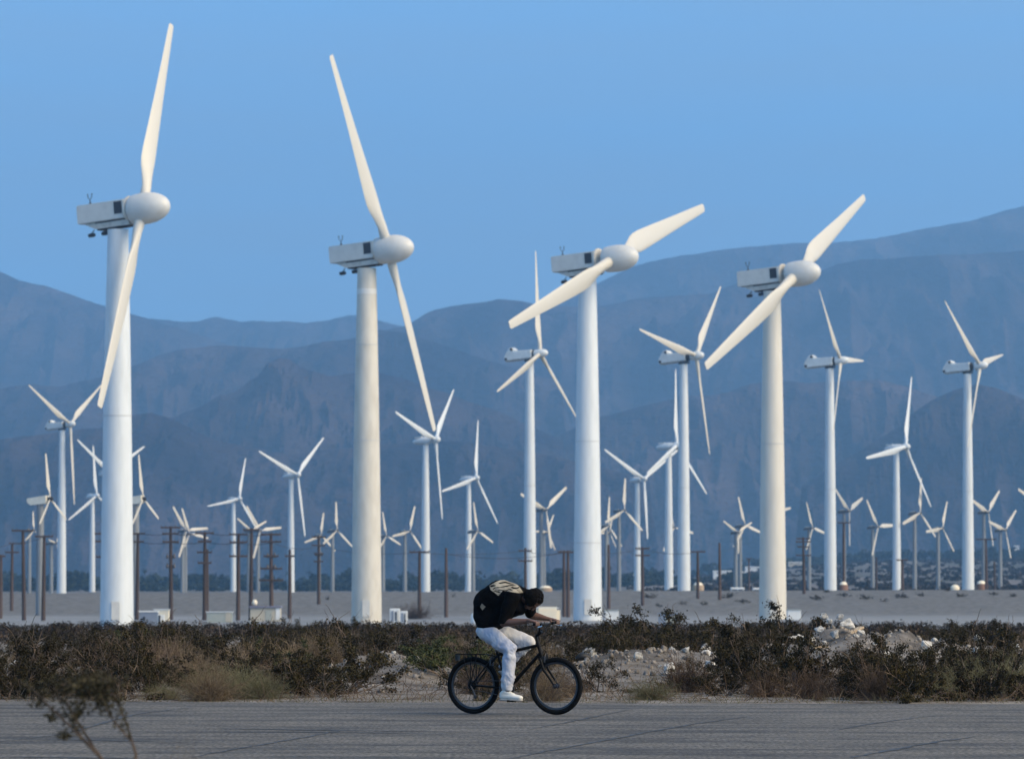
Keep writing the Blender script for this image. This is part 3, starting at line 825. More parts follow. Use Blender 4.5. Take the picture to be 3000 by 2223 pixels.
PL = [
 (3, zy(1155), 760, [(zy(1165), 14)], 'utility pole cut by the left edge', 0, ()),
 (35, zy(1080), 860, [(zy(1083), 24, 15), (zy(1140), 20)], 'thin pale pole near the left edge', 1, ()),
 (72, zy(1000), 720, [(zy(1000), 32)], 'dark leaning pole with single top crossarm near the left edge', -5, ()),
 (128, zy(1030), 715, [(zy(1038), 27)], 'brown pole in front of the grey tower of the cream-nacelle turbine', 2, ()),
 (304, zy(1015), 740, [(zy(1020), 26), (zy(1070), 24), (zy(1170), 22)], 'pole behind the largest tower with arms showing at its left', 0, ()),
 (402, zy(1015), 735, [(zy(1020), 22), (zy(1072), 18)], 'pole hugging the right side of the largest tower', 2, ()),
 (502, zy(972), 730, [(zy(980), 29), (zy(1020), 24), (zy(1072), 24)], 'tall pole with transformers between the largest tower and the shed', -2, (zy(1165), zy(1228))),
 (600, zy(1008), 725, [(zy(1016), 27), (zy(1070), 20), (zy(1140), 22), (zy(1208), 20)], 'pole with four crossarms left of the low green box', 0, ()),
 (607, zy(1120), 800, [], 'bare pole close behind the four-arm pole left of the green box', 0, ()),
 (698, zy(1018), 720, [(zy(1025), 26), (zy(1075), 26), (zy(1165), 27)], 'three-arm pole right of the low green box', 1, ()),
 (735, zy(985), 715, [(zy(995), 24)], 'tallest pole at the left end of the beige shed', 2, ()),
 (796, zy(1015), 712, [(zy(1025), 29), (zy(1072), 30), (zy(1165), 22), (zy(1245), 32), (zy(1320), 36)], 'five-arm pole with transformers in front of the beige shed', -2, (zy(1160), zy(1235))),
 (849, zy(1120), 760, [(zy(1165), 14)], 'thin pole in front of the slim white tower left of the stained tower', 0, ()),
 (934, zy(1035), 900, [(zy(1042), 20), (zy(1095), 20), (zy(1150), 14), (zy(1200), 14)], 'four-arm pole left of the stained tower, small turbine behind', 0, (zy(1152),)),
 (1229, zy(1130), 800, [(zy(1138), 30)], 'single-arm pole in front of the slim white tower right of the stained tower', 0, ()),
 (1307, zy(1112), 790, [], 'bare pole without crossarm left of the cyclist', 0, ()),
 (1539, zy(1110), 880, [(zy(1130), 19), (zy(1195), 21)], 'two-arm pole against the mid-distance tower above the cyclist', 0, ()),
 (1652, zy(1128), 800, [(zy(1137), 18)], 'left pole of the close pair beside the third big tower', 0, ()),
 (1664, zy(1128), 790, [(zy(1140), 16)], 'right pole of the close pair beside the third big tower', 0, ()),
 (1783, zy(1090), 870, [], 'bare pole just right of the third big tower', 0, ()),
 (1882, zy(1105), 890, [(zy(1115), 21), (zy(1160), 21)], 'two-arm pole in front of the V-bladed slim turbine', 0, ()),
 (2044, zy(1130), 925, [(zy(1136), 22)], 'single-arm pole right of the central mid-distance tower', 0, ()),
 (2108, zy(1078), 920, [], 'bare brown pole on the gravel bank left of the fourth big tower', 0, ()),
 (2194, zy(1185), 1500, [(zy(1180), 9)], 'tiny far pole with small crossarm left of the fourth big tower', 0, ()),
 (2355, zy(1040), 960, [(zy(1052), 20), (zy(1072), 22), (zy(1105), 18), (zy(1160), 22)], 'four-arm pole right of the fourth big tower', -2, ()),
 (2471, zy(945), 1090, [(zy(950), 18)], 'tall thin pole in front of a small turbine at right', 1, ()),
 (2567, zy(1170), 1300, [], 'short far pole beside the level-bladed small turbine', 0, ()),
 (2643, zy(1185), 1000, [(zy(1190), 17)], 'short pole with crossarm at the foot of the slim white tower', 0, ()),
 (2889, zy(1050), 1060, [(zy(1056), 30)], 'brown pole right of the rightmost mid-distance tower', -1, ()),
 (2913, zy(1200), 1350, [], 'faint far pole near the right edge', 0, ())]
for (px, yt, Y, arms, lab, lean, cans) in PL:
    pole(px, yt, Y, arms, lab, lean, cans, .27 if Y < 1000 else .28)
def wire(pts, sag, label, r=.04):
    mb = MB(); path = []
    for (a, b) in zip(pts[:-1], pts[1:]):
        A, B = P(*a), P(*b)
        for k in range(12):
            t = k / 12; q = A.lerp(B, t); q.z -= sag * 4 * t * (1 - t); path.append(q)
    path.append(P(*pts[-1])); mb.tube(path, r, 4)
    return tag(mb.build('power_line', M['wire'], None), label, 'power line', 'power lines strung between the poles')
wire([(1229 - 28, zy(1137), 800), (1539, zy(1130), 880), (1652, zy(1137), 800)], .5, 'upper wire from the single-arm pole to the close pair of poles')
wire([(796, zy(1075), 712), (934, zy(1100), 900), (1229, zy(1140), 800)], .7, 'wire passing behind the stained second big tower')
wire([(402, zy(1015), 735), (502, zy(1020), 730), (600, zy(1012), 725), (698, zy(1022), 720), (796, zy(1022), 712)], .25, 'upper wire linking the poles around the beige shed')
wire([(402, zy(1070), 735), (502, zy(1075), 730), (600, zy(1072), 725), (698, zy(1078), 720), (796, zy(1078), 712)], .25, 'lower wire linking the poles around the beige shed')
wire([(-80, zy(1120), 760), (35, zy(1083), 860), (128, zy(1040), 715)], .3, 'wire at the left edge reaching the brown pole')
wire([(1664, zy(1140), 790), (1882, zy(1118), 890), (2044, zy(1137), 925)], .6, 'wire from the close pair of poles to the single-arm pole at right')
wire([(1307, zy(1150), 790), (1652, zy(1142), 800)], .8, 'low wire behind the cyclist')

# ------------------------------------------------------------------ cabinets, sheds, far buildings
M['box_white'] = mat('white cabinet paint', (.70, .71, .70), .5, (.62, .63, .62), .8)
M['box_green'] = mat('pale green cabinet', (.30, .33, .30), .6, (.36, .37, .33), .8)
M['beige'] = mat('beige siding', (.46, .42, .33), .7, (.40, .36, .29), .7)
M['cream'] = mat('cream tank', (.78, .70, .54), .6, (.70, .62, .47), .6)
M['bluegrey'] = mat('blue grey box', (.20, .24, .30), .6, (.16, .19, .25), .7)
M['roof'] = mat('roof sheet', (.16, .16, .22), .6)
M['tan'] = mat('tan earth', (.40, .31, .20), .85, (.30, .22, .15), .5)
M['rust'] = mat('rusty brown', (.14, .075, .05), .85, (.2, .11, .07), .8)
M['white_roof'] = mat('white roof', (.85, .85, .83), .5)
def cab(name, px0, px1, py0, py1, Y, depth, mtl, label, cat, parts=None, rz=0.0, bev=.05, group=None):
    """box standing on the ground at depth Y filling the given picture rectangle; parts: callback(root, w, h, depth)"""
    c = at((px0 + px1) / 2, Y); s = row(Y)
    w = (px1 - px0) / s; h = P(0, py0, Y).z - c.z
    root = empty(name, c, rz, label, cat, group)
    mb = MB(); mb.box((0, depth / 2, h / 2 - .1), (w, depth, h + .2)); me = mb.mesh('body', mtl)
    bm = bmesh.new(); bm.from_mesh(me); bmesh.ops.bevel(bm, geom=list(bm.edges), offset=bev, segments=2, affect='EDGES'); bm.to_mesh(me); bm.free()
    b = link('body', me, root)
    if parts: parts(root, w, h, depth)
    return root
def sub(root, name, c, size, m):
    mb = MB(); mb.box(c, size); return mb.build(name, m, root)
def p_cab(root, w, h, d):
    sub(root, 'door', (-w * .2, -.03, h * .5), (w * .34, .06, h * .8), M['nacelle'])
    sub(root, 'vent', (w * .28, -.03, h * .62), (w * .12, .06, h * .55), M['dark'])
    sub(root, 'lid', (0, d / 2, h + .03), (w * 1.06, d * 1.06, .08), M['box_white'])
cab('transformer_cabinet', 410, 462, 1792, 1838, 632, 2.2, M['bluegrey'], 'grey transformer cabinet with white lid at the foot of the largest tower', 'cabinet',
    lambda r, w, h, d: (sub(r, 'lid', (0, d / 2, h + .06), (w * 1.1, d * 1.1, .16), M['box_white']), sub(r, 'handle', (-w * .25, -.05, h * .5), (.3, .1, .5), M['dark'])))
cab('control_cabinet', 463, 482, 1800, 1842, 628, 1.0, M['box_white'], 'narrow white control cabinet with dark slot right of the grey one', 'cabinet',
    lambda r, w, h, d: (sub(r, 'vent', (-w * .22, -.03, h * .55), (w * .3, .06, h * .8), M['dark']),))
cab('storage_box', 452, 495, 1786, 1830, 690, 2.4, M['cream'], 'cream box behind the cabinets beside the largest tower', 'box',
    lambda r, w, h, d: (sub(r, 'lid', (0, d / 2, h + .05), (w * 1.08, d * 1.08, .12), M['box_white']),))
cab('equipment_box', 606, 680, 1793, 1830, 680, 2.6, M['box_green'], 'low pale green equipment box between two pole rows', 'box',
    lambda r, w, h, d: (sub(r, 'lid', (0, d / 2, h + .04), (w * 1.05, d * 1.1, .1), M['box_white']), sub(r, 'end_panel', (w * .36, -.03, h * .5), (w * .22, .06, h * .9), M['beige'])))
def p_shed(root, w, h, d):
    mb = MB(); mb.prism([(-w * .54, h - .02), (w * .54, h - .02), (w * .52, h + .2), (-w * .52, h + .2)], -.25, d + .25); mb.build('roof', M['roof'], root)
    dr = sub(root, 'door', (w * .12, -.03, h * .42), (w * .2, .06, h * .78), M['box_green']); sub(dr, 'handle', (w * .18, -.08, h * .42), (.06, .06, .2), M['dark'])
    sub(root, 'side_panel', (w * .42, -.04, h * .55), (w * .14, .06, h * .85), M['box_white'])
cab('utility_shed', 733, 822, 1779, 1832, 700, 3.2, M['beige'], 'beige utility shed with dark flat roof and door among the poles', 'shed', p_shed)
r_ = empty('dome_lamp', P(746, 1776, 701), 0, 'round pale dome on short mast above the beige shed', 'dome')
mb = MB(); mb.lathe([(.0, .95), (.22, .9), (.36, .68), (.40, .45), (.30, .2), (.1, .12)], 16); mb.build('dome', M['cream'], r_, 60)
mb = MB(); mb.tube([(0, 0, -.6), (0, 0, .15)], .06, 6); mb.build('mast', M['dark'], r_)
def p_wc(root, w, h, d):
    sub(root, 'vent', (w * .10, -.03, h * .48), (w * .14, .06, h * .62), M['dark']); sub(root, 'door', (-w * .22, -.03, h * .5), (w * .26, .06, h * .72), M['bluegrey'])
    sub(root, 'panel', (w * .33, -.03, h * .5), (w * .22, .06, h * .8), M['nacelle'])
cab('electrical_cabinet', 1142, 1172, 1782, 1836, 662, 1.6, M['box_white'], 'taller white electrical cabinet right of the stained tower', 'cabinet', p_wc)
cab('electrical_cabinet', 1173, 1194, 1789, 1838, 658, 1.4, M['box_white'], 'shorter white electrical cabinet right of the taller one', 'cabinet', p_wc)
def p_tank(root, w, h, d):
    sub(root, 'rim', (0, -.04, h * .93), (w * .9, .08, .1), M['box_white'])
    sub(root, 'skid', (0, d / 2, .1), (w * 1.04, d * 1.02, .2), M['rust'])
cab('storage_tank', 1568, 1641, 1777, 1824, 690, 2.6, M['cream'], 'cream rounded tank behind the cyclist\'s hands', 'tank', p_tank, bev=.45)
cab('equipment_box', 1772, 1812, 1788, 1815, 730, 2.0, M['box_white'], 'pale box half hidden by bushes right of the third big tower', 'box',
    lambda r, w, h, d: (sub(r, 'lid', (0, d / 2, h + .04), (w * 1.05, d * 1.1, .1), M['box_green']),))
def p_bin(root, w, h, d):
    sub(root, 'lid', (0, d / 2, h + .05), (w * 1.12, d * 1.1, .12), M['bluegrey']); sub(root, 'front_panel', (w * .12, -.03, h * .5), (w * .5, .06, h * .7), M['box_green'])
cab('equipment_box', 1930, 1984, 1798, 1836, 560, 1.8, M['bluegrey'], 'blue-grey slanted box in the scrub between third and fourth big towers', 'box', p_bin)
cab('equipment_box', 2306, 2346, 1786, 1806, 735, 2.2, M['box_white'], 'pale box right of the rightmost big tower, behind a bush', 'box',
    lambda r, w, h, d: (sub(r, 'lid', (0, d / 2, h + .04), (w * 1.05, d * 1.1, .1), M['box_green']),))
# tan drums and heaps at the feet of the mid-distance towers
for (px0, px1, py0, Y, m1, lab) in [(2028, 2062, 1705, 1050, 'tan', 'brown drum with tan cap right of the central mid-distance tower'),
                                    (2456, 2484, 1703, 1090, 'rust', 'rust-brown drum at the pole right of the level-bladed turbine'),
                                    (2858, 2890, 1700, 1080, 'rust', 'rust-brown drum right of the rightmost mid-distance tower'),
                                    (1578, 1618, 1715, 1075, 'tan', 'tan drum right of the mid-distance tower above the cyclist'),
                                    (2783, 2810, 1712, 1085, 'cream', 'pale cream drum left of the rightmost mid-distance tower')]:
    s = row(Y); c = at((px0 + px1) / 2, Y); w = (px1 - px0) / s; h = P(0, py0, Y).z - c.z
    root = empty('storage_drum', c, 0, lab, 'drum', 'drums at the feet of the mid-distance towers')
    mb = MB(); mb.lathe([(w / 2, -.5), (w / 2, h * .55), (w * .44, h * .68)], 18); mb.build('drum', M[m1], root, 40)
    mb = MB(); mb.lathe([(w * .42, h * .68), (w * .3, h * .92), (w * .1, h), (0, h)], 14); mb.build('cap', M['cream'], root, 50)
def house(px0, px1, py0, py1, Y, label, wallm='box_white'):
    s = row(Y); w = (px1 - px0) / s; top = P((px0 + px1) / 2, py0, Y); bot = P((px0 + px1) / 2, py1, Y)
    root = empty('far_building', bot, 0, label, 'building', 'low buildings far across the valley'); h = top.z - bot.z
    mb = MB(); mb.box((0, 4, h * .5 - 2.5), (w, 8, h + 5)); mb.build('wall', M[wallm], root)
    mb = MB(); mb.box((0, 4, h + .15), (w * 1.04, 8.6, .5)); mb.build('roof', M['white_roof'], root)
    for k in range(max(2, int(w / 5))):
        mb = MB(); mb.box((-w / 2 + (k + .5) * w / max(2, int(w / 5)), -.04, h * .55), (1.4, .1, h * .35)); mb.build('window', M['dark'], root)
house(2090, 2143, 1673, 1681, 3000, 'long low white-roofed building across the valley left of the fourth big tower')
house(2173, 2188, 1676, 1683, 3000, 'tiny white building right of the long low one')
house(2184, 2232, 1661, 1669, 3600, 'pale low building above the long one, touching the fourth big tower')
house(2143, 2180, 1724, 1732, 1500, 'bright flat white roof just over the bank crest left of the fourth big tower')
house(2208, 2236, 1725, 1733, 1500, 'small white roof over the bank crest touching the fourth big tower')
house(2972, 2986, 1599, 1606, 4300, 'tiny white building on the slope at the right edge')
house(1850, 1960, 1684, 1692, 3300, 'faint pale building behind the slim white towers', 'beige')
house(2310, 2350, 1647, 1653, 3900, 'faint pale building right of the fourth big tower', 'beige')
#%%TURBINES_END

# ------------------------------------------------------------------ vegetation
M['leaf'] = mat('creosote leaf', (.009, .0068, .0024), .85, (.036, .028, .009), 7, 3, rnd=.35, spec=.2)
M['leaf_green'] = mat('green leaf', (.026, .032, .011), .75, (.055, .062, .022), 7, 3, rnd=.25, spec=.2)
M['stem'] = mat('grey stem', (.045, .031, .022), .85, (.15, .112, .085), 5, 3, rnd=.3, spec=.2)
M['dry'] = mat('dry twig', (.14, .10, .062), .9, (.22, .17, .115), 4, 3, rnd=.3, spec=.15)
M['grey_twig'] = mat('dead grey twig', (.036, .024, .016), .9, (.115, .080, .057), 5, 3, rnd=.3, spec=.15)
M['sage'] = mat('pale olive weed', (.085, .083, .046), .9, (.16, .148, .085), 5, 3, rnd=.25, spec=.15)
M['far_leaf'] = mat('far scrub', (.013, .0105, .007), .9, (.036, .027, .020), .8, 4, spec=.1)
M['tree_leaf'] = mat('far tree foliage', (.010, .015, .011), .9, (.026, .034, .020), .08, 4, spec=.1)

def ribbons(paths, w0, w1, rg):
    """thin three-sided twigs from arrays of points (n, k, 3)"""
    n, k, _ = paths.shape
    d = np.gradient(paths, axis=1); d /= np.linalg.norm(d, axis=2, keepdims=True) + 1e-9
    ref = rg.normal(size=(n, 1, 3)); a = np.cross(d, ref); a /= np.linalg.norm(a, axis=2, keepdims=True) + 1e-9
    b = np.cross(d, a)
    w = (np.linspace(w0, w1, k)[None, :, None] * rg.uniform(.7, 1.3, (n, 1, 1))) if np.isscalar(w0) else (w0[:, None, None] * np.linspace(1, .35, k)[None, :, None])
    V = np.stack([paths + a * w, paths + (-.5 * a + .87 * b) * w, paths + (-.5 * a - .87 * b) * w], 2).reshape(-1, 3)
    base = (np.arange(n)[:, None] * k + np.arange(k - 1)[None, :]) * 3
    Fq = []
    for j in range(3):
        j2 = (j + 1) % 3; Fq.append(np.stack([base + j, base + j2, base + 3 + j2, base + 3 + j], -1).reshape(-1, 4))
    return V, np.concatenate(Fq)
def leaves(cent, size, rg, asp=.55):
    n = len(cent)
    a = rg.normal(size=(n, 3)); a /= np.linalg.norm(a, axis=1, keepdims=True)
    b = np.cross(a, rg.normal(size=(n, 3))); b /= np.linalg.norm(b, axis=1, keepdims=True) + 1e-9
    s_ = (size * rg.uniform(.6, 1.4, n))[:, None]
    V = np.stack([cent - a * s_, cent + b * s_ * asp, cent + a * s_, cent - b * s_ * asp], 1).reshape(-1, 3)
    return V, np.arange(n * 4).reshape(n, 4)
def curve(p0, dirs, length, k, rg, bend=.25, grav=0.0):
    """bent strands: p0 (n,3), dirs (n,3), length (n,)"""
    n = len(p0); pts = [p0]; d = dirs.copy(); p = p0.copy()
    for i in range(k - 1):
        d = d + rg.normal(size=(n, 3)) * bend; d[:, 2] -= grav; d /= np.linalg.norm(d, axis=1, keepdims=True)
        p = p + d * (length / (k - 1))[:, None]; pts.append(p)
    return np.stack(pts, 1)
def sphere_dirs(n, rg, zmin):
    z = rg.uniform(zmin, 1, n); t = rg.uniform(0, 2 * math.pi, n); r = np.sqrt(1 - z * z)
    return np.stack([r * np.cos(t), r * np.sin(t), z], 1)

def creosote(seed, nst=15, leaf=None, spread=.35, dens=1.0, leafsz=.022):
    rg = np.random.default_rng(seed)
    base = np.stack([rg.normal(0, .10, nst), rg.normal(0, .10, nst), np.full(nst, -.04)], 1)
    main = curve(base, sphere_dirs(nst, rg, spread), rg.uniform(.55, 1.0, nst), 7, rg, .14, -.02)
    V1, F1 = ribbons(main, .014, .006, rg)
    sub = []
    for lv in range(6):
        k = rg.integers(2, 7, nst); sub.append((main[np.arange(nst), k], main[np.arange(nst), k] - main[np.arange(nst), k - 1]))
    sp = np.concatenate([a for a, b in sub]); sdv = np.concatenate([b for a, b in sub]); sdv /= np.linalg.norm(sdv, axis=1, keepdims=True)
    n2 = len(sp); dd = sdv + rg.normal(0, .55, (n2, 3)); dd[:, 2] += .15; dd /= np.linalg.norm(dd, axis=1, keepdims=True)
    tw = curve(sp, dd, rg.uniform(.14, .38, n2), 6, rg, .22)
    V2, F2 = ribbons(tw, .006, .0025, rg)
    F2 = F2 + len(V1); SV, SF = np.concatenate([V1, V2]), np.concatenate([F1, F2])
    cl = []
    for i in range(n2):
        if rg.random() < .56: continue
        m = int(rg.integers(60, 140) * dens)
        j = rg.integers(3, 6, m); c = tw[i, j] + rg.normal(0, 1, (m, 3)) * np.array([.046, .046, .030]); cl.append(c)
    for i in range(nst):
        if rg.random() < .3: continue
        m = int(40 * dens); j = rg.integers(4, 7, m); cl.append(main[i, j] + rg.normal(0, .04, (m, 3)))
    cl = np.concatenate(cl); k_ = 1.0 / np.percentile(cl[:, 2], 99.3); SV = SV * k_; cl = cl * k_
    LV, LF = leaves(cl, leafsz, rg)
    return (fast_mesh('stems', SV, SF, M['stem']), fast_mesh('foliage', LV, LF, leaf or M['leaf']))
def dry_bush(seed, n=520, m_=None, flat=.62, w=.0042):
    rg = np.random.default_rng(seed)
    p0 = np.stack([rg.normal(0, .13, n), rg.normal(0, .13, n), rg.uniform(-.03, .12, n)], 1)
    d = sphere_dirs(n, rg, .05); d[:, 2] *= 1.0
    pts = curve(p0, d, rg.uniform(.35, .8, n), 6, rg, .26, .03)
    pts[:, :, 2] *= 1.15
    n2 = n * 2; i = rg.integers(0, n, n2); k = rg.integers(2, 6, n2)
    d2 = rg.normal(size=(n2, 3)) + (pts[i, k] - pts[i, k - 1]) * 8; d2 /= np.linalg.norm(d2, axis=1, keepdims=True)
    t2 = curve(pts[i, k], d2, rg.uniform(.06, .2, n2), 4, rg, .35)
    ns = 9
    st = curve(np.stack([rg.normal(0, .06, ns), rg.normal(0, .06, ns), np.full(ns, -.04)], 1), sphere_dirs(ns, rg, .2), rg.uniform(.4, .8, ns), 7, rg, .2)
    k_ = 1.0 / np.percentile(pts[:, -1, 2], 99); pts = pts * k_; t2 = t2 * k_; st = st * k_
    V1, F1 = ribbons(pts, w, w * .45, rg); V2, F2 = ribbons(t2, w * .6, w * .35, rg); V3, F3 = ribbons(st, .013, .005, rg)
    return (fast_mesh('stems', V3, F3, M['stem']), fast_mesh('twigs', np.concatenate([V1, V2]), np.concatenate([F1, F2 + len(V1)]), m_ or M['dry']))
VAR = {
 'creosote': [creosote(20 + k, 13 + 2 * (k % 3), None, .15 + .1 * (k % 3), .9 + .18 * k) for k in range(6)],
 'green': [creosote(40 + k, 16, M['leaf_green'], .2, 1.5) for k in range(2)],
 'twiggy': [dry_bush(60 + k, 330, M['grey_twig'], w=.0055) for k in range(4)],
 'dry': [dry_bush(70 + k, 620, M['dry']) for k in range(3)],
 'weed': [dry_bush(80 + k, 700, M['sage'], w=.0042) for k in range(2)]}
NAMES = {'creosote': ('creosote_bush', 'bush', 'dark creosote bushes in the roadside scrub'), 'green': ('green_bush', 'bush', 'greener bushes in the roadside scrub'),
         'twiggy': ('bare_bush', 'bush', 'bare grey twig bushes in the roadside scrub'), 'dry': ('dry_bush', 'bush', 'tan dry bushes in the roadside scrub'), 'weed': ('pale_weed', 'weed', 'pale olive weeds along the road edge')}
BUSHES = []
def bush(kind, px, Y, h, wide=1.0, label=None, var=None):
    nm, cat, grp = NAMES[kind]
    vs = VAR[kind]; v = vs[random.randrange(len(vs)) if var is None else var]
    p = at(px, Y); p.z -= .03
    root = empty(nm, p, random.uniform(0, 6.28), label, cat, grp)
    root.scale = (h * wide, h * wide, h)
    parts = ('stems', 'foliage') if kind in ('creosote', 'green') else ('stems', 'twigs')
    for n_, me in zip(parts, v): link(n_, me, root)
    BUSHES.append((root, kind, px, Y, h, label))
    return root
# the ones the picture shows clearly
bush('creosote', 1905, 108, 1.28, 1.1, 'big dark creosote bush with tall sprigs right of the third big tower', 1)
bush('creosote', 1985, 112, 1.22, 1.1, 'dark creosote bush touching the blue-grey box right of the third big tower', 2)
bush('creosote', 1830, 104, 1.0, 1.0, 'creosote bush right of the base of the third big tower, lower one', 3)
bush('creosote', 2368, 118, 1.42, .95, 'tall creosote bush hiding the pale box right of the fourth big tower', 4)
bush('creosote', 2262, 112, 1.16, .9, 'creosote bush whose sprigs cross the base of the fourth big tower', 1)
bush('creosote', 395, 96, .98, 1.1, 'creosote bush whose sprigs cross the base of the largest tower', 2)
bush('creosote', 455, 92, .92, 1.1, 'dark bush in front of the white cabinets by the largest tower', 5)
bush('twiggy', 330, 84, .78, 1.2, 'bare grey bush with pale curved stems below the largest tower')
bush('twiggy', 440, 81, .80, 1.1, 'bare upright bush with pale stems left of the tan dry dome bush')
bush('creosote', 1060, 108, .98, 1.1, 'creosote bush in front of the base of the stained tower', 3)
bush('creosote', 1130, 112, .92, 1.1, 'creosote bush below the white cabinets right of the stained tower', 0)
bush('creosote', 720, 104, .98, 1.15, 'darkest bush below the beige shed', 5)
bush('creosote', 675, 96, .80, 1.2, 'dark bush left of and below the one under the shed', 4)
bush('green', 1345, 76, .72, 1.15, 'greenish bush just behind the rear rack of the bicycle', 0)
bush('green', 1290, 84, .66, 1.2, 'greenish bush left of the bicycle, behind the pale dirt', 1)
bush('dry', 545, 79, .66, 1.05, 'rounded tan dry bush left of centre, like a dome', 0)
bush('dry', 590, 74, .52, 1.2, 'second tan dry bush in front of the dome-like one', 1)
bush('weed', 700, 68.2, .52, 1.3, 'large pale olive weed at the road edge below the beige shed', 0)
bush('weed', 620, 68.6, .46, 1.3, 'pale olive weed at the road edge left of the large one', 1)
bush('weed', 770, 67.6, .42, 1.2, 'pale olive weed at the road edge right of the large one', 1)
bush('weed', 480, 67.3, .26, 1.6, 'low grey-green weed patch at the road edge below the largest tower', 0)
bush('dry', 880, 82, .70, 1.3, 'broad tan dry bush left of the stained tower', 2)
bush('dry', 940, 79, .58, 1.3, 'tan dry bush between the broad one and the pale dirt mound', 1)
bush('creosote', 850, 70, .62, 1.2, 'dark bush at the road edge right of the olive weeds', 2)
bush('creosote', 1010, 70.5, .78, 1.05, 'dark bush at the road edge just left of the pale dirt mound', 3)
bush('creosote', 930, 68.5, .55, 1.2, 'low dark bush at the road edge between two taller ones', 1)
bush('weed', 1905, 67.2, .34, 1.4, 'pale olive grass tuft at the road edge right of the front wheel', 1)
bush('creosote', 1745, 72, .56, 1.2, 'dark bush right behind the front wheel', 0)
bush('creosote', 2120, 70, .44, 1.15, 'dark bush at the road edge right of the olive grass tuft', 3)
bush('creosote', 2030, 74, .44, 1.1, 'dark bush behind and left of the road-edge bush right of the grass tuft', 5)
bush('creosote', 2250, 71.5, .95, 1.05, 'large dark bush at the road edge below the fourth big tower', 4)
bush('creosote', 2350, 70, .88, 1.0, 'large dark bush with pale trunks right of the one below the fourth tower', 2)
bush('creosote', 2225, 80, 1.0, 1.0, 'tall dark bush behind the road-edge bush below the fourth tower', 1)
bush('twiggy', 2480, 70, .46, 1.25, 'tangled bare grey bush below the rubble heap', 1)
bush('twiggy', 2560, 73, .50, 1.2, 'bare bush with long pale branch below the rubble heap', 2)
bush('dry', 2495, 82, .46, 1.1, 'tan bush in front of the rubble rocks', 0)
bush('creosote', 2670, 70.5, .52, 1.2, 'dark bush right of the bare grey bushes', 3)
bush('creosote', 2760, 74, .60, 1.15, 'dark bush behind the tan-olive weeds near the right edge', 5)
bush('weed', 2850, 68.2, .60, 1.25, 'large tan-olive weed at the road edge near the right edge', 0)
bush('weed', 2960, 68.6, .66, 1.2, 'tan-olive weed at the road edge cut by the right edge', 1)
bush('weed', 2760, 67.4, .36, 1.3, 'low tan-olive weed left of the large one near the right edge', 1)
bush('creosote', 2960, 80, .86, 1.2, 'dark bush behind the weeds at the right edge', 2)
bush('creosote', 240, 69.5, .62, 1.25, 'dark bush at the road edge behind the blurred foreground branch', 4)
bush('creosote', 60, 69, .55, 1.2, 'dark bush at the road edge at the left border', 0)
bush('twiggy', 150, 72, .62, 1.3, 'bare twig bush behind the left road-edge bushes', 3)
big = empty('grey_bush', at(1212, 752), .4, 'round grey-brown bush on the flat right of the white cabinets', 'bush')
big.scale = (4.2, 4.2, 2.9)
for n_, me in zip(('stems', 'twigs'), VAR['twiggy'][0]): link(n_, me, big)
# the rest of the strip, thinner where the pale dirt shows
rr = random.Random(5); placed = [(b[2] / F * b[3] - 1500 / F * b[3], b[3]) for b in BUSHES]
def density(px, Y):
    d = 1.0
    for (mp, my, h, wx, wy) in MOUNDS:
        x = (px - mp) / F * Y; d *= 1 - .97 * math.exp(-(x / (wx * 1.05)) ** 4 - ((Y - my + 8) / (wy * 2.6)) ** 4)
    return d
cnt = {}
def fill(n, y0, y1, sep, hlo, hhi):
    k = 0; t = 0
    while k < n and t < n * 40:
        t += 1
        u_ = rr.random(); Y = y0 + (y1 - y0) * u_; px = rr.uniform(-60, 3060)
        if rr.random() > density(px, Y): continue
        x = (px - 1500) / F * Y
        if any((x - a) ** 2 + ((Y - b) * .45) ** 2 < sep * sep for a, b in placed): continue
        kind = rr.choices(['creosote', 'twiggy', 'dry', 'green', 'weed'], [.57, .22, .16, .03, .02 if Y < 72 else .0])[0]
        h = rr.uniform(hlo, hhi) * (.78 if kind in ('dry', 'twiggy') else 1)
        lim = CAM_H - (1800 + 14 * math.sin(px * .011) + rr.random() ** 1.3 * 80 - 1715) / F * Y - gz(x, Y)
        if lim < .32: continue
        h = min(h, lim)
        placed.append((x, Y)); bush(kind, px, Y, h, rr.uniform(.75, 1.1)); k += 1
fill(40, 66.4, 74, .40, .25, .9)
fill(64, 76, 108, .58, .40, 1.05)
fill(120, 108, 190, .8, .45, 1.1)
# labels of the rest: which kind, which row, below or beside what, and the place within that little set
LM = [(-200, 230, 'the left border'), (230, 450, 'the largest tower'), (450, 640, 'the green equipment box'), (640, 860, 'the beige shed'), (860, 1010, 'the gap before the stained tower'),
      (1010, 1200, 'the stained tower'), (1200, 1420, 'the bicycle rear wheel'), (1420, 1660, 'the cyclist'), (1660, 1830, 'the third big tower'), (1830, 2030, 'the blue-grey box'),
      (2030, 2200, 'the gap before the fourth tower'), (2200, 2400, 'the fourth big tower'), (2400, 2620, 'the rubble heap'), (2620, 2800, 'the rightmost mid-distance tower'), (2800, 3300, 'the right border')]
KN = {'creosote': 'dark creosote bush', 'twiggy': 'bare grey twig bush', 'dry': 'tan dry bush', 'green': 'greenish bush', 'weed': 'pale olive weed'}
def ORDN(n):
    if n <= 8: return ORD[n]
    w = ['leftmost ', 'second ', 'third ', 'fourth ', 'fifth ', 'sixth ', 'seventh ', 'eighth ', 'ninth ', 'tenth ', 'eleventh ', 'twelfth ', 'thirteenth ', 'fourteenth ']
    return w[:n - 1] + ['rightmost ']
cell = {}
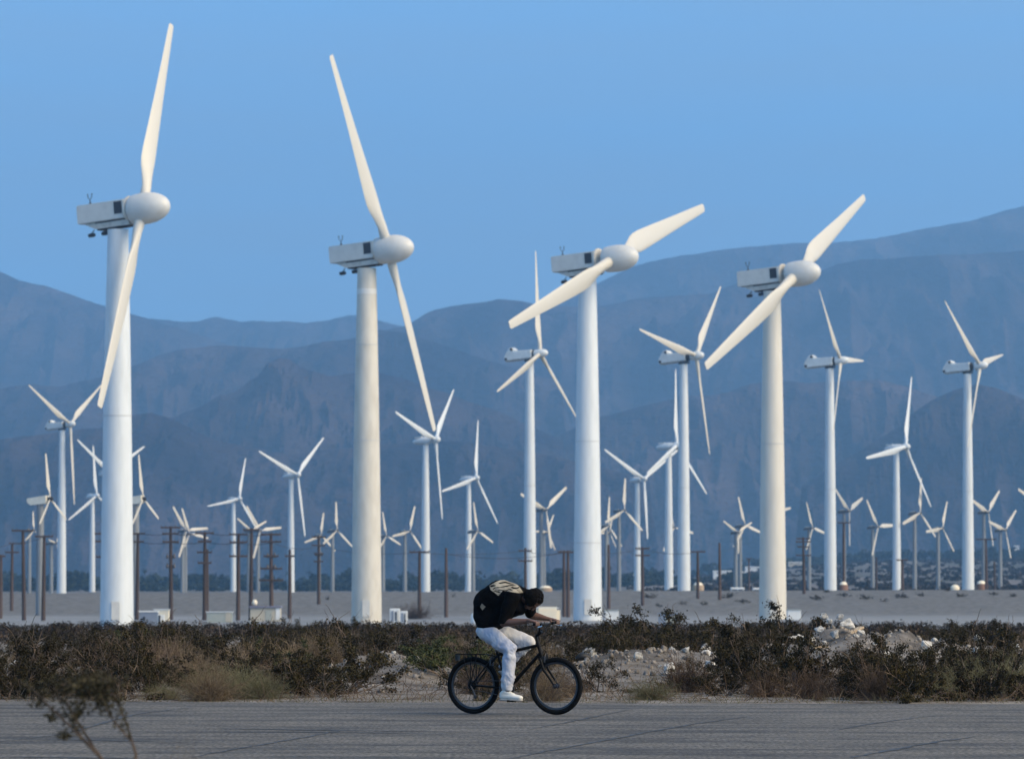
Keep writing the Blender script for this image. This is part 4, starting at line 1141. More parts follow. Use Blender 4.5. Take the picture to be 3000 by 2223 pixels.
for b in BUSHES:
    if b[5]: continue
    lm = next(t for a, c, t in LM if a <= b[2] < c)
    rw = 'front scrub row' if b[3] < 73 else 'second scrub row' if b[3] < 90 else 'middle scrub' if b[3] < 120 else 'far scrub' if b[3] < 155 else 'farthest scrub line'
    cell.setdefault((b[1], lm, rw), []).append(b)
ORD = {1: [''], 2: ['left ', 'right '], 3: ['leftmost ', 'middle ', 'rightmost '], 4: ['leftmost ', 'second ', 'third ', 'rightmost '], 5: ['leftmost ', 'second ', 'third ', 'fourth ', 'rightmost '], 6: ['leftmost ', 'second ', 'third ', 'fourth ', 'fifth ', 'rightmost '],
       7: ['leftmost ', 'second ', 'third ', 'fourth ', 'fifth ', 'sixth ', 'rightmost '], 8: ['leftmost ', 'second ', 'third ', 'fourth ', 'fifth ', 'sixth ', 'seventh ', 'rightmost ']}
for (kd, lm, rw), bs in cell.items():
    bs.sort(key=lambda b: b[2])
    for o_, b in zip(ORDN(len(bs)), bs): b[0]['label'] = f'{o_}{KN[kd]}, {rw}, below {lm}'

# scrub beyond what can be told apart, litter of twigs and grass, gravel: stuff
def scrub(name, n, pick, hs, ws, per, lsz, m_, label, seed):
    rg = np.random.default_rng(seed); C = []; Sz = []
    while sum(len(c) for c in C) < n * per:
        px, Y = pick(rg); x = (px - 1500) / F * Y; z = gz(x, Y); h = rg.uniform(*hs); w = rg.uniform(*ws)
        p = sphere_dirs(per, rg, -.1) * np.array([w, w, h]) * rg.uniform(.45, 1, (per, 1)) ** .5
        p += np.array([x, Y, z]); C.append(p); Sz.append(np.full(per, lsz * (.7 + .6 * h / hs[1])))
    C = np.concatenate(C); s_ = np.concatenate(Sz)
    V, Fq = leaves(C, s_, rg, .7)
    return tag(link(name, fast_mesh(name, V, Fq, m_)), label, kind='stuff')
scrub('scrub', 520, lambda r: (r.uniform(-120, 3120), 185 + 215 * r.random() ** .8), (.45, .95), (.6, 1.3), 200, .05, M['far_leaf'], 'far band of low dark scrub before the sandy flat', 1)
scrub('brown_scrub', 200, lambda r: (r.uniform(-120, 3120), 185 + 200 * r.random()), (.35, .75), (.5, 1.1), 130, .04, M['grey_twig'], 'brown dead scrub mixed into the far dark scrub', 2)
scrub('slope_scrub', 900, lambda r: (1850 + 1350 * r.random() ** .75, 1500 + 2600 * r.random()), (.8, 1.9), (1.5, 5.0), 26, .75, M['far_leaf'], 'dark shrubs dotting the far slope at right', 3)
def litter(name, n, m_, w, ln, up, y0, y1, label, seed):
    rg = np.random.default_rng(seed)
    Y = y0 + (y1 - y0) * rg.random(n) ** 1.6; px = rg.uniform(-60, 3060, n); x = (px - 1500) / F * Y
    z = ground_z(x, Y) - .01
    d = sphere_dirs(n, rg, up); pts = curve(np.stack([x, Y, z], 1), d, rg.uniform(ln * .4, ln * 1.3, n), 5, rg, .25, .05)
    V, Fq = ribbons(pts, w, w * .4, rg)
    return tag(link(name, fast_mesh(name, V, Fq, m_)), label, kind='stuff')
litter('dead_twigs', 3600, M['grey_twig'], .0045, .34, .05, 66.2, 125, 'litter of dead twigs on the ground between the bushes', 4)
litter('dry_grass', 2600, M['dry'], .0032, .22, .35, 66.0, 110, 'sparse dry grass between the bushes', 5)
litter('road_edge_grass', 900, M['sage'], .0030, .12, .4, 65.6, 67.0, 'short grass along the ragged road edge', 6)

# small shrubs one can count on the gravel bank
sm = VAR['creosote']
for (px, py, w_, lab) in [(1905, 1752, 40, 'low brown shrub patch left of the single-arm pole on the bank'), (2002, 1770, 26, 'small dark shrub on the bank below the single-arm pole'),
        (2062, 1772, 20, 'tiny dark shrub right of the small one on the bank'), (2130, 1751, 44, 'brown shrub row beside the bare pole on the bank'), (2178, 1767, 34, 'dark shrub on the bank left of the fourth big tower'),
        (1930, 1777, 18, 'tiny shrub left of the small dark one on the bank'), (2475, 1748, 32, 'small dark shrub on the bank by the tall thin pole'), (2532, 1755, 40, 'dark flat shrub on the bank, largest left of the slim tower'),
        (2640, 1751, 42, 'dark shrub on the bank at the foot of the slim tower'), (2697, 1746, 20, 'small dark shrub right of the slim tower'), (2777, 1731, 18, 'tiny dark shrub on the bank crest by the drum'),
        (2812, 1748, 30, 'dark shrub on the bank below the rightmost mid-distance tower'), (2910, 1744, 26, 'darkest shrub on the bank near the right edge'), (2967, 1748, 16, 'tiny shrub on the bank near the right edge'),
        (2420, 1735, 24, 'small shrub at the bank crest left of the level-bladed turbine'), (2390, 1758, 40, 'shrub on the bank right of the fourth big tower'), (2590, 1762, 24, 'small brown shrub low on the bank left of the slim tower'),
        (1330, 1748, 12, 'tiny dark shrub on the bank left of the cyclist'), (960, 1757, 12, 'tiny dark shrub on the bank left of the stained tower'), (2285, 1757, 20, 'shrub close to the left side of the fourth big tower')]:
    lo, hi = 805.0, 1028.0
    for _ in range(30):
        mid = (lo + hi) / 2; zz = P(px, py, mid).z
        if zz > at(px, mid).z: lo = mid
        else: hi = mid
    g = at(px, lo); w = w_ / row(lo)
    root = empty('desert_shrub', g, rr.uniform(0, 6), lab, 'shrub', 'low shrubs on the gravel bank')
    root.scale = (w * .62, w * .62, max(.7, w * .38))
    for n_, me in zip(('stems', 'foliage'), sm[rr.randrange(6)]): link(n_, me, root)

# far trees: a belt across the valley floor
def tree_belt():
    rg = np.random.default_rng(9); C = []; Sz = []; TV = []; TF = []; nv = 0
    def crown(px, Y, h, w, ytop=None):
        x = (px - 1500) / F * Y; z = gz(x, Y)
        k = 3 + int(rg.integers(0, 4))
        for _ in range(k):
            c = np.array([x + rg.normal(0, w * .3), Y + rg.normal(0, w * .3), z + h * rg.uniform(.35, .85)])
            r = np.array([w * .36, w * .36, h * .28]) * rg.uniform(.6, 1.2)
            p = c + sphere_dirs(26, rg, -1) * r * rg.uniform(.6, 1, (26, 1)); C.append(p); Sz.append(np.full(26, .34 * w ** .6))
        return x, z
    for i in range(330):
        px = rg.uniform(-80, 1950); Y = rg.uniform(2700, 3500); h = rg.uniform(5, 10.5) * (1 + .35 * math.sin(px * .013) * math.sin(px * .031 + 1)); crown(px, Y, h, rg.uniform(4, 11))
    for i in range(150):
        px = rg.uniform(-80, 2300); Y = rg.uniform(2500, 2750); crown(px, Y, rg.uniform(2.2, 4.5), rg.uniform(4, 10))
    for i in range(90):
        px = 2000 + 1050 * rg.random(); Y = rg.uniform(3900, 4300); crown(px, Y, rg.uniform(4, 10), rg.uniform(5, 14))
    V, Fq = leaves(np.concatenate(C), np.concatenate(Sz), rg, .8)
    # palms standing over the belt
    for i in range(26):
        px = rg.uniform(350, 1750); Y = rg.uniform(2800, 3300); x = (px - 1500) / F * Y; z = gz(x, Y); h = rg.uniform(8, 12)
        n = 14; d = sphere_dirs(n, rg, -.2); f = curve(np.repeat([[x, Y, z + h]], n, 0), d, rg.uniform(1.2, 2.4, n), 4, rg, .1, .25)
        a, b = ribbons(f, .28, .1, rg); tp = curve(np.array([[x, Y, z]]), np.array([[0., 0, 1.]]), np.array([h]), 4, rg, .02); a2, b2 = ribbons(tp, .3, .2, rg)
        V2 = np.concatenate([a, a2]); F2 = np.concatenate([b, b2 + len(a)]); Fq = np.concatenate([Fq, F2 + len(V)]); V = np.concatenate([V, V2])
    return tag(link('tree_belt', fast_mesh('tree_belt', V, Fq, M['tree_leaf'])), 'dark belt of trees and palms along the valley floor', kind='stuff')
tree_belt()

# blurred branch bush on the near side of the road
M['near_leaf'] = mat('near leaf', (.018, .016, .007), .7, (.045, .038, .018), 9, 3, spec=.2)
def near_plant():
    Y0 = 23.0; g = at(345, Y0); root = empty('foreground_bush', g, 0, 'blurred olive-leaved branch rising from the bottom left corner', 'bush')
    rg = np.random.default_rng(4)
    def loc(px, py, dy=0.0): return P(px, py, Y0 + dy) - g
    br = [[(350, 2300), (290, 2215), (200, 2120), (140, 2065), (95, 2015), (60, 2000)], [(345, 2300), (285, 2200), (240, 2160), (215, 2110), (225, 2060), (250, 2010)],
          [(350, 2300), (400, 2210), (372, 2120), (350, 2070), (330, 2030), (300, 1985)], [(345, 2300), (270, 2180), (225, 2110), (190, 2050), (150, 2035), (105, 2030)],
          [(350, 2300), (410, 2250), (385, 2170), (340, 2120), (300, 2060), (280, 2000)]]
    mb = MB()
    for k, b in enumerate(br):
        b = [(372, 2700), (362, 2480)] + b
        pts = [loc(x, y, (.07 * math.sin(k * 2 + i)) if i else 0.0) for i, (x, y) in enumerate(b)]; mb.tube(pts, [.012, .010, .007, .0058, .0046, .0038, .0028, .002], 6)
    mb.build('branches', M['stem'], root, 60)
    C = []
    for (px, py, rx, ry, n) in [(245, 2005, 110, 40, 520), (300, 2010, 80, 40, 330), (215, 2088, 50, 30, 150), (255, 2062, 84, 34, 200), (310, 2060, 44, 30, 150), (190, 2150, 24, 16, 110), (205, 2015, 80, 36, 220), (150, 2100, 18, 14, 60), (110, 2060, 22, 14, 60), (270, 1985, 60, 25, 260)]:
        for _ in range(n):
            C.append(loc(rg.normal(px, rx * .5), rg.normal(py, ry * .5), rg.normal(0, .07)))
    for b in br:                                   # leaves strung along the outer twigs
        for (x0, y0), (x1, y1) in zip(b[2:-1], b[3:]):
            for _ in range(46):
                t = rg.random(); C.append(loc(x0 + (x1 - x0) * t + rg.normal(0, 9), y0 + (y1 - y0) * t + rg.normal(0, 9), rg.normal(0, .06)))
    V, Fq = leaves(np.array([tuple(c) for c in C]), .0085, rg, .6)
    link('foliage', fast_mesh('foliage', V, Fq, M['near_leaf']), root)
near_plant()
tuft = empty('dry_grass_tuft', at(545, 27.0), 0, 'small tan grass tuft at the bottom edge left of centre', 'grass tuft')
tuft.scale = (.17, .17, .655)
for n_, me in zip(('stems', 'blades'), VAR['dry'][1]): link(n_, me, tuft)

# ------------------------------------------------------------------ rubble
M['concrete'] = mat('broken concrete', (.30, .285, .26), .9, (.56, .54, .50), 3, 6, bump=.5, bscale=14, rnd=.25)
M['plank'] = mat('old plank', (.26, .20, .14), .85, (.40, .32, .22), 3, 5, (1, 8, 8), rnd=.3)
M['debris'] = mat('grey debris', (.10, .09, .08), .9, (.30, .27, .24), 6, 5, rnd=.3)
M['black'] = mat('black rubber', (.004, .004, .0045), .6)
def rock_mesh(seed):
    bm = bmesh.new(); bmesh.ops.create_icosphere(bm, subdivisions=3, radius=1)
    r = random.Random(seed); pl = [(Vector((r.gauss(0, 1), r.gauss(0, 1), r.gauss(0, 1))).normalized(), r.uniform(.38, .75)) for _ in range(13)]
    for v in bm.verts:
        for n_, d in pl:
            t = v.co.dot(n_)
            if t > d: v.co -= n_ * (t - d)
        v.co += v.co.normalized() * .22 * noise.noise(v.co * 1.6 + Vector((seed, 0, 0))) + v.co.normalized() * .03 * noise.noise(v.co * 7)
    me = bpy.data.meshes.new('rock'); bm.to_mesh(me); bm.free(); me.materials.append(M['concrete']); return me
ROCKS = [rock_mesh(k) for k in range(6)]
rk = random.Random(21)
def rock(px, Y, w_px, label, lift=0.0, group='pale broken concrete chunks dumped in the scrub'):
    g = at(px, Y); w = w_px * 1.12 / row(Y); o = tag(link('rock', ROCKS[rk.randrange(6)]), label, 'rock', group)
    o.scale = (w * .5 * rk.uniform(.85, 1.2), w * .5, w * .5 * rk.uniform(.7, .95)); o.rotation_euler = (rk.uniform(-.4, .4), rk.uniform(-.4, .4), rk.uniform(0, 6.28))
    o.location = g + Vector((0, 0, w * .22 + lift)); return o
def zr(x, y): return 2200 + x / 2.7875
for (x, wz, Y, lift, lab) in [(600, 72, 98.5, .22, 'topmost pale chunk of the rubble heap'), (560, 80, 97.2, .05, 'grey chunk left of the topmost one on the heap'), (640, 60, 97.5, .1, 'pale chunk under the topmost one'),
        (680, 110, 96, .0, 'wide flat chunk in the middle of the heap'), (790, 120, 97, .1, 'largest tan-white chunk at the right of the heap'), (890, 95, 97.5, .0, 'grey chunk right of the largest tan-white one'),
        (340, 85, 96, .1, 'pale chunk at the left end of the heap'), (500, 62, 96, .06, 'small pale chunk left of the wide flat one'), (410, 70, 97, .1, 'greyish chunk between the left end and the heap middle'),
        (720, 66, 98, .15, 'chunk behind the wide flat one'), (600, 48, 95, -.02, 'small chunk at the front of the heap middle'), (150, 60, 99, .1, 'pale chunk left of the heap, beside the tall bush'),
        (205, 46, 98, .0, 'small pale chunk just left of the heap'), (850, 60, 96, -.05, 'small chunk below the largest tan-white one'), (450, 50, 95.5, -.05, 'small chunk at the front left of the heap'),
        (1490, 56, 101, .0, 'lone white chunk right of the lumber'), (1110, 70, 96, -.05, 'white flat chunk below the lumber'), (1000, 58, 95, -.05, 'chunk left of the white flat one'), (1200, 52, 99, .05, 'chunk among the lumber, left one'),
        (1270, 44, 99.5, .0, 'chunk among the lumber, right one'), (1360, 50, 100, .0, 'small tan chunk right of the lumber'), (1140, 52, 101, .18, 'chunk on top of the lumber, left'), (1190, 56, 101.2, .14, 'chunk on top of the lumber, right'),
        (500, 74, 88, -.05, 'pale slab in the scrub below the heap, left'), (590, 56, 86, -.05, 'pale slab in the scrub below the heap, middle'), (690, 70, 85, -.05, 'pale slab in the scrub below the heap, right'),
        (1280, 60, 90, .0, 'tan chunk below the lumber near the dark bush'), (1080, 40, 72.5, .0, 'small cream stone low in the scrub at right'), (1700, 44, 103, .0, 'tiny pale stone right of the lone white chunk'), (2170, 60, 103, .0, 'pale stone at the right edge')]:
    rock(zr(x, 0), Y, wz / 2.7875, lab, lift)
def zq(x): return 1500 + x / 2.7875
for (x, wz, Y, lift, lab) in [(860, 80, 90, .05, 'pale chunk right of the front wheel, left of a pair'), (915, 70, 91, .05, 'pale chunk right of the front wheel, right of a pair'), (1010, 66, 90, .05, 'tan-white chunk beyond the pair right of the front wheel'),
        (790, 56, 88, .0, 'small chunk nearest the front wheel behind it'), (800, 40, 86, -.02, 'tiny chunk below the small one behind the front wheel'), (1560, 66, 88, .05, 'grey chunk below the blue-grey box, left'),
        (1640, 60, 88.5, .08, 'grey chunk below the blue-grey box, middle'), (1780, 96, 91, .1, 'larger bluish chunk left of the tall bush below the fourth tower'), (1720, 60, 89, .05, 'chunk left of the larger bluish one'), (1860, 56, 90, .0, 'chunk right of the larger bluish one'),
        (1300, 76, 85, -.03, 'flat pale slab on the pale dirt, left'), (1420, 84, 84.5, -.03, 'flat pale slab on the pale dirt, middle'), (1570, 90, 85, -.03, 'flat pale slab on the pale dirt, right'), (1680, 60, 86, .0, 'small pale slab at the right end of the pale dirt'),
        (1470, 64, 79, .0, 'white chunk low on the pale dirt'), (1440, 46, 77, .0, 'small white chunk below the white one on the pale dirt'), (1210, 50, 82, -.02, 'small pale chunk at the left end of the pale dirt'), (610, 70, 86.5, .0, 'white chunk under the black scrap')]:
    rock(zq(x), Y, wz / 2.7875, lab, lift)
for (x, wz, Y, lab) in [(1540, 44, 81, 'white chunk on top of the pale mound left of the bicycle'), (1580, 60, 80, 'flat white slab on the pale mound left of the bicycle'), (1250, 70, 76.5, 'flat slab low on the pale mound left of the bicycle'), (1450, 60, 79, 'slab in the middle of the pale mound left of the bicycle'), (1350, 44, 75, 'small stone low on the pale mound left of the bicycle')]:
    rock(700 + x / 3.186, Y, wz / 3.186, lab, -.03)
for px_, nm_ in ((1700, 'the third big tower'), (1860, 'the sprigged tall bush'), (1960, 'the blue-grey box'), (2090, 'the gap before the fourth tower'), (2200, 'the fourth big tower'), (2560, 'the slim upright-bladed turbine'), (2720, 'the drum at right'), (2860, 'the rightmost mid-distance tower')):
    for Y_, w_, lf, rw_ in ((82, 40, .02, 'nearer'), (93, 52, .08, 'middle'), (106, 46, .22, 'farther')):
        rock(px_ + rk.uniform(-30, 30), Y_ + rk.uniform(-2, 2), w_ * rk.uniform(.7, 1.3), f'{rw_} pale stone of the scatter in the scrub below {nm_}', lf)
rock(45, 93, 30, 'pale stone on the dirt patch at the left border'); rock(80, 92, 26, 'second pale stone on the dirt patch at the left border')
def plank(px0, py0, px1, py1, Y, dy, w, label):
    a, b = P(px0, py0, Y), P(px1, py1, Y + dy); d = b - a; L_ = d.length; mid = (a + b) / 2
    mb = MB(); mb.box((0, 0, 0), (L_, w, .045)); o = tag(mb.build('plank', M['plank']), label, 'plank', 'weathered planks on the rubble heap')
    o.matrix_world = Matrix.Translation(mid) @ d.to_track_quat('X', 'Z').to_matrix().to_4x4(); return o
for (x0, y0, x1, y1, Y, dy, w, lab) in [(735, 350, 790, 305, 98, .3, .12, 'short plank sticking up from the rubble heap, left one'), (800, 365, 905, 318, 98.5, .4, .10, 'longer plank sticking up from the rubble heap, right one'),
        (500, 478, 690, 488, 94, .5, .14, 'long reddish plank lying at the front of the heap'), (960, 408, 1070, 425, 98, .4, .12, 'plank at the left of the lumber pile'), (1000, 430, 1200, 442, 97.6, .6, .14, 'long dark plank across the lumber pile'),
        (1060, 395, 1180, 405, 99.5, .3, .12, 'upper plank of the lumber pile'), (1180, 455, 1310, 462, 98, -.4, .12, 'plank at the right of the lumber pile'), (950, 440, 1050, 428, 97, .3, .1, 'tilted plank at the front of the lumber pile')]:
    plank(zr(x0, 0), 1723 + y0 / 2.7875, zr(x1, 0), 1723 + y1 / 2.7875, Y, dy, w, lab)
# small grit of the heaps, too fine to count
def grit():
    rg = np.random.default_rng(12); n = 4200; V = []; Fq = []
    mo = [MOUNDS[i] for i in (1, 2, 3, 4, 0)]; nv = 0
    cube = np.array([(x, y, z) for x in (-1, 1) for y in (-1, 1) for z in (-1, 1)], float); cf = np.array([(0, 1, 3, 2), (4, 6, 7, 5), (0, 4, 5, 1), (2, 3, 7, 6), (0, 2, 6, 4), (1, 5, 7, 3)])
    k = rg.integers(0, 5, n); M4 = np.array([((m[0] - 1500) / F * m[1], m[1], m[3], m[4]) for m in mo])[k]
    X = M4[:, 0] + rg.normal(0, .75, n) * M4[:, 2]; Y = M4[:, 1] + rg.normal(0, .7, n) * M4[:, 3]; Z = ground_z(X, Y)
    s_ = .007 + .036 * rg.random(n) ** 5
    J = cube[None] * s_[:, None, None] * rg.uniform(.5, 1.3, (n, 8, 3)); R = rg.normal(size=(n, 3, 3)); Q = np.linalg.qr(R)[0]
    Vv = np.einsum('nij,nkj->nki', Q, J) + np.stack([X, Y, Z + s_ * .3], 1)[:, None]
    Ff = cf[None] + (np.arange(n) * 8)[:, None, None]
    tag(link('gravel', fast_mesh('gravel', Vv.reshape(-1, 3), Ff.reshape(-1, 4), M['debris'])), 'loose gravel and small debris on the mounds', kind='stuff')
grit()
o = at(1708, 86); mb = MB()
mb.tube([Vector((-.12 + .03 * i, 0, .10 + .05 * math.sin(i * math.pi / 8))) for i in range(9)], [.03, .05, .06, .065, .065, .06, .055, .05, .03], 8)
sc_ = tag(mb.build('black_scrap', M['black'], None, 60), 'curved black scrap over a white chunk right of the front wheel', 'scrap'); sc_.location = o
p = at(1394, 660)
tk = empty('white_tank', p, 0, 'small white tank behind the cyclist\'s lower back', 'tank')
mb = MB(); mb.lathe([(.62, -.2), (.66, .2), (.66, .95), (.5, 1.3), (.15, 1.4), (0, 1.4)], 20); mb.build('shell', M['box_white'], tk, 50)
mb = MB(); mb.lathe([(.2, 1.36), (.2, 1.48), (0, 1.5)], 12); mb.build('lid', M['seam'], tk, 40)
#%%VEG_END

# ------------------------------------------------------------------ bicycle and rider (x forward, y left, z up; origin under the rear axle)
HEAD = rad(-25)
rear = P(1387, 2091, CAM_H * F / (2091 - 1715.0)); rear.z = .006
BM = Matrix.Translation(rear) @ Matrix.Rotation(HEAD, 4, 'Z')
M['bike'] = mat('black bike paint', (.0025, .0025, .003), .5, spec=.12)
M['tyre'] = mat('tyre rubber', (.002, .002, .0024), .85, spec=.15)
M['rim'] = mat('dark rim', (.045, .047, .052), .35, metal=.6)
M['steel'] = mat('bright steel', (.55, .56, .58), .25, metal=1.0)
M['dull'] = mat('dull steel', (.05, .05, .055), .4, metal=.8)
bike = empty('bicycle', rear, HEAD, 'black mountain bicycle with rear rack ridden across the road', 'bicycle')
RA, FA = Vector((0, 0, .334)), Vector((1.062, 0, .334))
BB = Vector((.452, 0, .300)); SC = Vector((.312, 0, .70)); HT = Vector((.826, 0, .835)); HB = Vector((.872, 0, .690)); ST = Vector((.238, 0, .885))
mb = MB()
mb.tube([BB, SC, SC + (SC - BB).normalized() * .03], .0165, 12); mb.tube([SC + Vector((0, 0, -.01)), HT + Vector((.008, 0, -.03))], .0185, 12)
mb.tube([BB + Vector((.01, 0, .01)), HB + Vector((-.005, 0, .03))], .0215, 12); mb.tube([HT, HB], .0215, 12)
for s_ in (-1, 1):
    mb.tube([BB + Vector((-.03, s_ * .03, 0)), Vector((.2, s_ * .045, .32)), RA + Vector((0, s_ * .065, 0))], .0105, 8)
    mb.tube([SC + Vector((0, s_ * .012, -.02)), Vector((.2, s_ * .04, .58)), RA + Vector((0, s_ * .065, 0))], .0095, 8)
mb.lathe([(.024, -.038), (.024, .038)], 14, 'y', BB)
mb.build('frame', M['bike'], bike, 40)
mb = MB(); mb.tube([SC, ST], .0135, 10); mb.build('seat_post', M['dull'], bike, 40)
mb = MB()
sp_ = [(.055, .062, .918), (.09, .074, .926), (.14, .066, .926), (.20, .042, .922), (.26, .026, .920), (.31, .02, .918), (.335, .012, .910)]
vs = []
for x, w, z in sp_:
    for j in range(10):
        t = 2 * math.pi * j / 10; vs.append((x, w * math.cos(t), z - .02 + .024 * math.sin(t)))
mb.add(vs, [(i * 10 + j, i * 10 + (j + 1) % 10, (i + 1) * 10 + (j + 1) % 10, (i + 1) * 10 + j) for i in range(6) for j in range(10)] + [tuple(range(9, -1, -1)), tuple(60 + j for j in range(10))])
mb.build('saddle', M['bike'], bike, 60)
steer = (HB - HT).normalized(); sidef = Vector((0, 1, 0))
mb = MB(); cr = HB + steer * .035
mb.tube([HB, cr], .019, 10); mb.box(cr + Vector((.004, 0, 0)), (.04, .15, .035))
for s_ in (-1, 1):
    mb.tube([cr + Vector((.002, s_ * .066, 0)), cr + steer * .14 + Vector((.004, s_ * .066, 0)), FA + Vector((-.035, s_ * .062, .06)), FA + Vector((0, s_ * .055, 0))], [.0175, .0165, .0125, .010], 10)
mb.build('fork', M['bike'], bike, 40)
def wheel(c, cassette):
    w = empty('wheel', c); w.parent = bike
    mb = MB(); mb.tube([Vector((.304 * math.cos(t), 0, .304 * math.sin(t))) for t in np.linspace(0, 2 * math.pi, 64, endpoint=False)], .0295, 12, closed=True)
    mb.build('tyre', M['tyre'], w, 60)
    mb = MB(); q = []
    n = 64; pr = [(.277, -.013), (.277, .013), (.258, .011), (.252, .0), (.258, -.011)]
    for i in range(n):
        t = 2 * math.pi * i / n
        for r_, y_ in pr: q.append((r_ * math.cos(t), y_, r_ * math.sin(t)))
    k = len(pr); mb.add(q, [(i * k + j, i * k + (j + 1) % k, ((i + 1) % n) * k + (j + 1) % k, ((i + 1) % n) * k + j) for i in range(n) for j in range(k)])
    mb.build('rim', M['rim'], w, 40)
    mb = MB(); mb.lathe([(.012, -.07), (.012, -.04), (.028, -.034), (.028, -.028), (.016, -.024), (.016, .024), (.028, .028), (.028, .034), (.012, .04), (.012, .07)], 14, 'y'); mb.build('hub', M['dull'], w, 40)
    for i in range(28):
        t = 2 * math.pi * i / 28; s_ = 1 if i % 2 else -1; t2 = t + (.9 if (i // 2) % 2 else -.9)
        mb = MB(); mb.tube([(.026 * math.cos(t2), s_ * .031, .026 * math.sin(t2)), (.256 * math.cos(t), 0, .256 * math.sin(t))], .0013, 4, caps=False); mb.build('spoke', M['dull'], w)
    if cassette:
        mb = MB(); mb.lathe([(.02, -.062), (.03, -.06), (.036, -.052), (.048, -.048), (.058, -.042), (.058, -.034), (.02, -.032)], 20, 'y'); mb.build('cassette', M['bike'], w, 30)
    return w
wheel(RA, True); wheel(FA, False)
# bars
GR, GL = Vector((.925, -.285, 1.046)), Vector((.925, .285, 1.060))
SM = Vector((.806, 0, .905)); SE = Vector((.858, 0, .950))
mb = MB(); mb.tube([HT, SM], .0165, 10); mb.tube([SM, SE], .018, 10); mb.lathe([(.024, -.03), (.024, .03)], 12, 'y', SE); mb.build('stem', M['bike'], bike, 40)
hb = MB(); hb.tube([GR + Vector((0, -.03, 0)), Vector((.922, -.16, 1.045)), Vector((.885, -.085, .985)), SE + Vector((0, -.03, 0)), SE + Vector((0, .03, 0)), Vector((.885, .085, .99)), Vector((.922, .16, 1.055)), GL + Vector((0, .03, 0))], .0115, 10)
bar = hb.build('handlebar', M['bike'], bike, 50)
for g_, s_ in ((GR, -1), (GL, 1)):
    mb = MB(); mb.tube([g_ + Vector((0, s_ * .04, 0)), g_ + Vector((0, -s_ * .095, 0))], [.0165, .0165], 10); mb.build('grip', M['tyre'], bar, 40)
    mb = MB(); mb.tube([g_ + Vector((.02, -s_ * .115, -.012)), g_ + Vector((.052, -s_ * .07, -.022)), g_ + Vector((.058, s_ * .0, -.026)), g_ + Vector((.052, s_ * .05, -.032))], [.008, .0075, .0075, .009], 8); mb.build('brake_lever', M['steel'], bar, 40)
    mb = MB(); mb.tube([g_ + Vector((.03, -s_ * .12, -.01)), g_ + Vector((.13, -s_ * .16, -.02)), g_ + Vector((.10, -s_ * .24, -.16)), Vector((.87, s_ * .02, .79))], .003, 5); mb.build('brake_cable', M['tyre'], bar, 60)
    mb = MB(); mb.box(g_ + Vector((.012, -s_ * .112, -.004)), (.04, .03, .03)); mb.build('lever_clamp', M['bike'], bar)
# drive
ck = empty('crankset', BB); ck.parent = bike
mb = MB()
n = 40; q = []
for r_, y_ in ((.070, -.056), (.094, -.056), (.094, -.051), (.070, -.051)):
    for i in range(n):
        t = 2 * math.pi * i / n; rr_ = r_ + (.003 if (i % 2 and r_ > .08) else 0); q.append((rr_ * math.cos(t), y_, rr_ * math.sin(t)))
mb.add(q, [(a * n + i, a * n + (i + 1) % n, ((a + 1) % 4) * n + (i + 1) % n, ((a + 1) % 4) * n + i) for a in range(4) for i in range(n)])
for k in range(5):
    t = 2 * math.pi * k / 5; mb.tube([(0, -.053, 0), (.076 * math.cos(t), -.053, .076 * math.sin(t))], .008, 5)
mb.build('chainring', M['dull'], ck, 30)
cd = Vector((.098, 0, -.139)).normalized()
for s_, d in ((-1, cd), (1, -cd)):
    e = Vector((0, s_ * .075, 0)) + d * .17
    mb = MB(); mb.tube([Vector((0, s_ * .055, 0)), Vector((0, s_ * .07, 0)) + d * .03, e], [.016, .014, .011], 8); mb.build('crank_arm', M['dull'], ck, 40)
    mb = MB(); mb.box(e + Vector((0, s_ * .055, 0)), (.085, .075, .022)); mb.tube([e, e + Vector((0, s_ * .06, 0))], .008, 6); mb.build('pedal', M['bike'], ck)
mb = MB(); ch = []
for i in range(25): t = math.pi / 2 - math.pi * (i / 24) ; ch.append(BB + Vector((.094 * math.cos(t), -.053, .094 * math.sin(t))))
for i in range(13): t = -math.pi / 2 - math.pi * (i / 12); ch.append(RA + Vector((.046 * math.cos(t), -.050, .046 * math.sin(t))))
mb.tube(ch, .0048, 6, closed=True); mb.build('chain', M['dull'], bike, 60)
mb = MB(); mb.tube([RA + Vector((.0, -.075, -.01)), RA + Vector((.03, -.07, -.06)), RA + Vector((.05, -.06, -.13))], .010, 6); mb.lathe([(.02, -.006), (.024, 0), (.02, .006)], 12, 'y', RA + Vector((.03, -.055, -.07))); mb.lathe([(.02, -.006), (.024, 0), (.02, .006)], 12, 'y', RA + Vector((.05, -.055, -.13))); mb.build('derailleur', M['dull'], bike, 40)
# rear rack
rkx = MB(); zt = .695
for y in (-.055, 0, .055): rkx.tube([(-.205, y, zt), (.17, y, zt)], .0062, 6)
for x in (-.205, -.1, 0, .1, .17): rkx.tube([(x, -.055, zt), (x, .055, zt)], .0058, 6)
rkx.tube([(.17, 0, zt), SC + Vector((.0, 0, -.03))], .006, 6)
rack = rkx.build('rear_rack', M['bike'], bike, 40)
for s_ in (-1, 1):
    for x in (-.10, .0, .07):
        mb = MB(); mb.tube([(x, s_ * .055, zt), (x * .7, s_ * .078, .55), (.0, s_ * .078, .36)], .0055, 6); mb.build('rack_strut', M['bike'], rack, 60)
mb = MB(); mb.box((-.205, 0, .655), (.03, .07, .06)); mb.build('reflector', M['black'], rack)
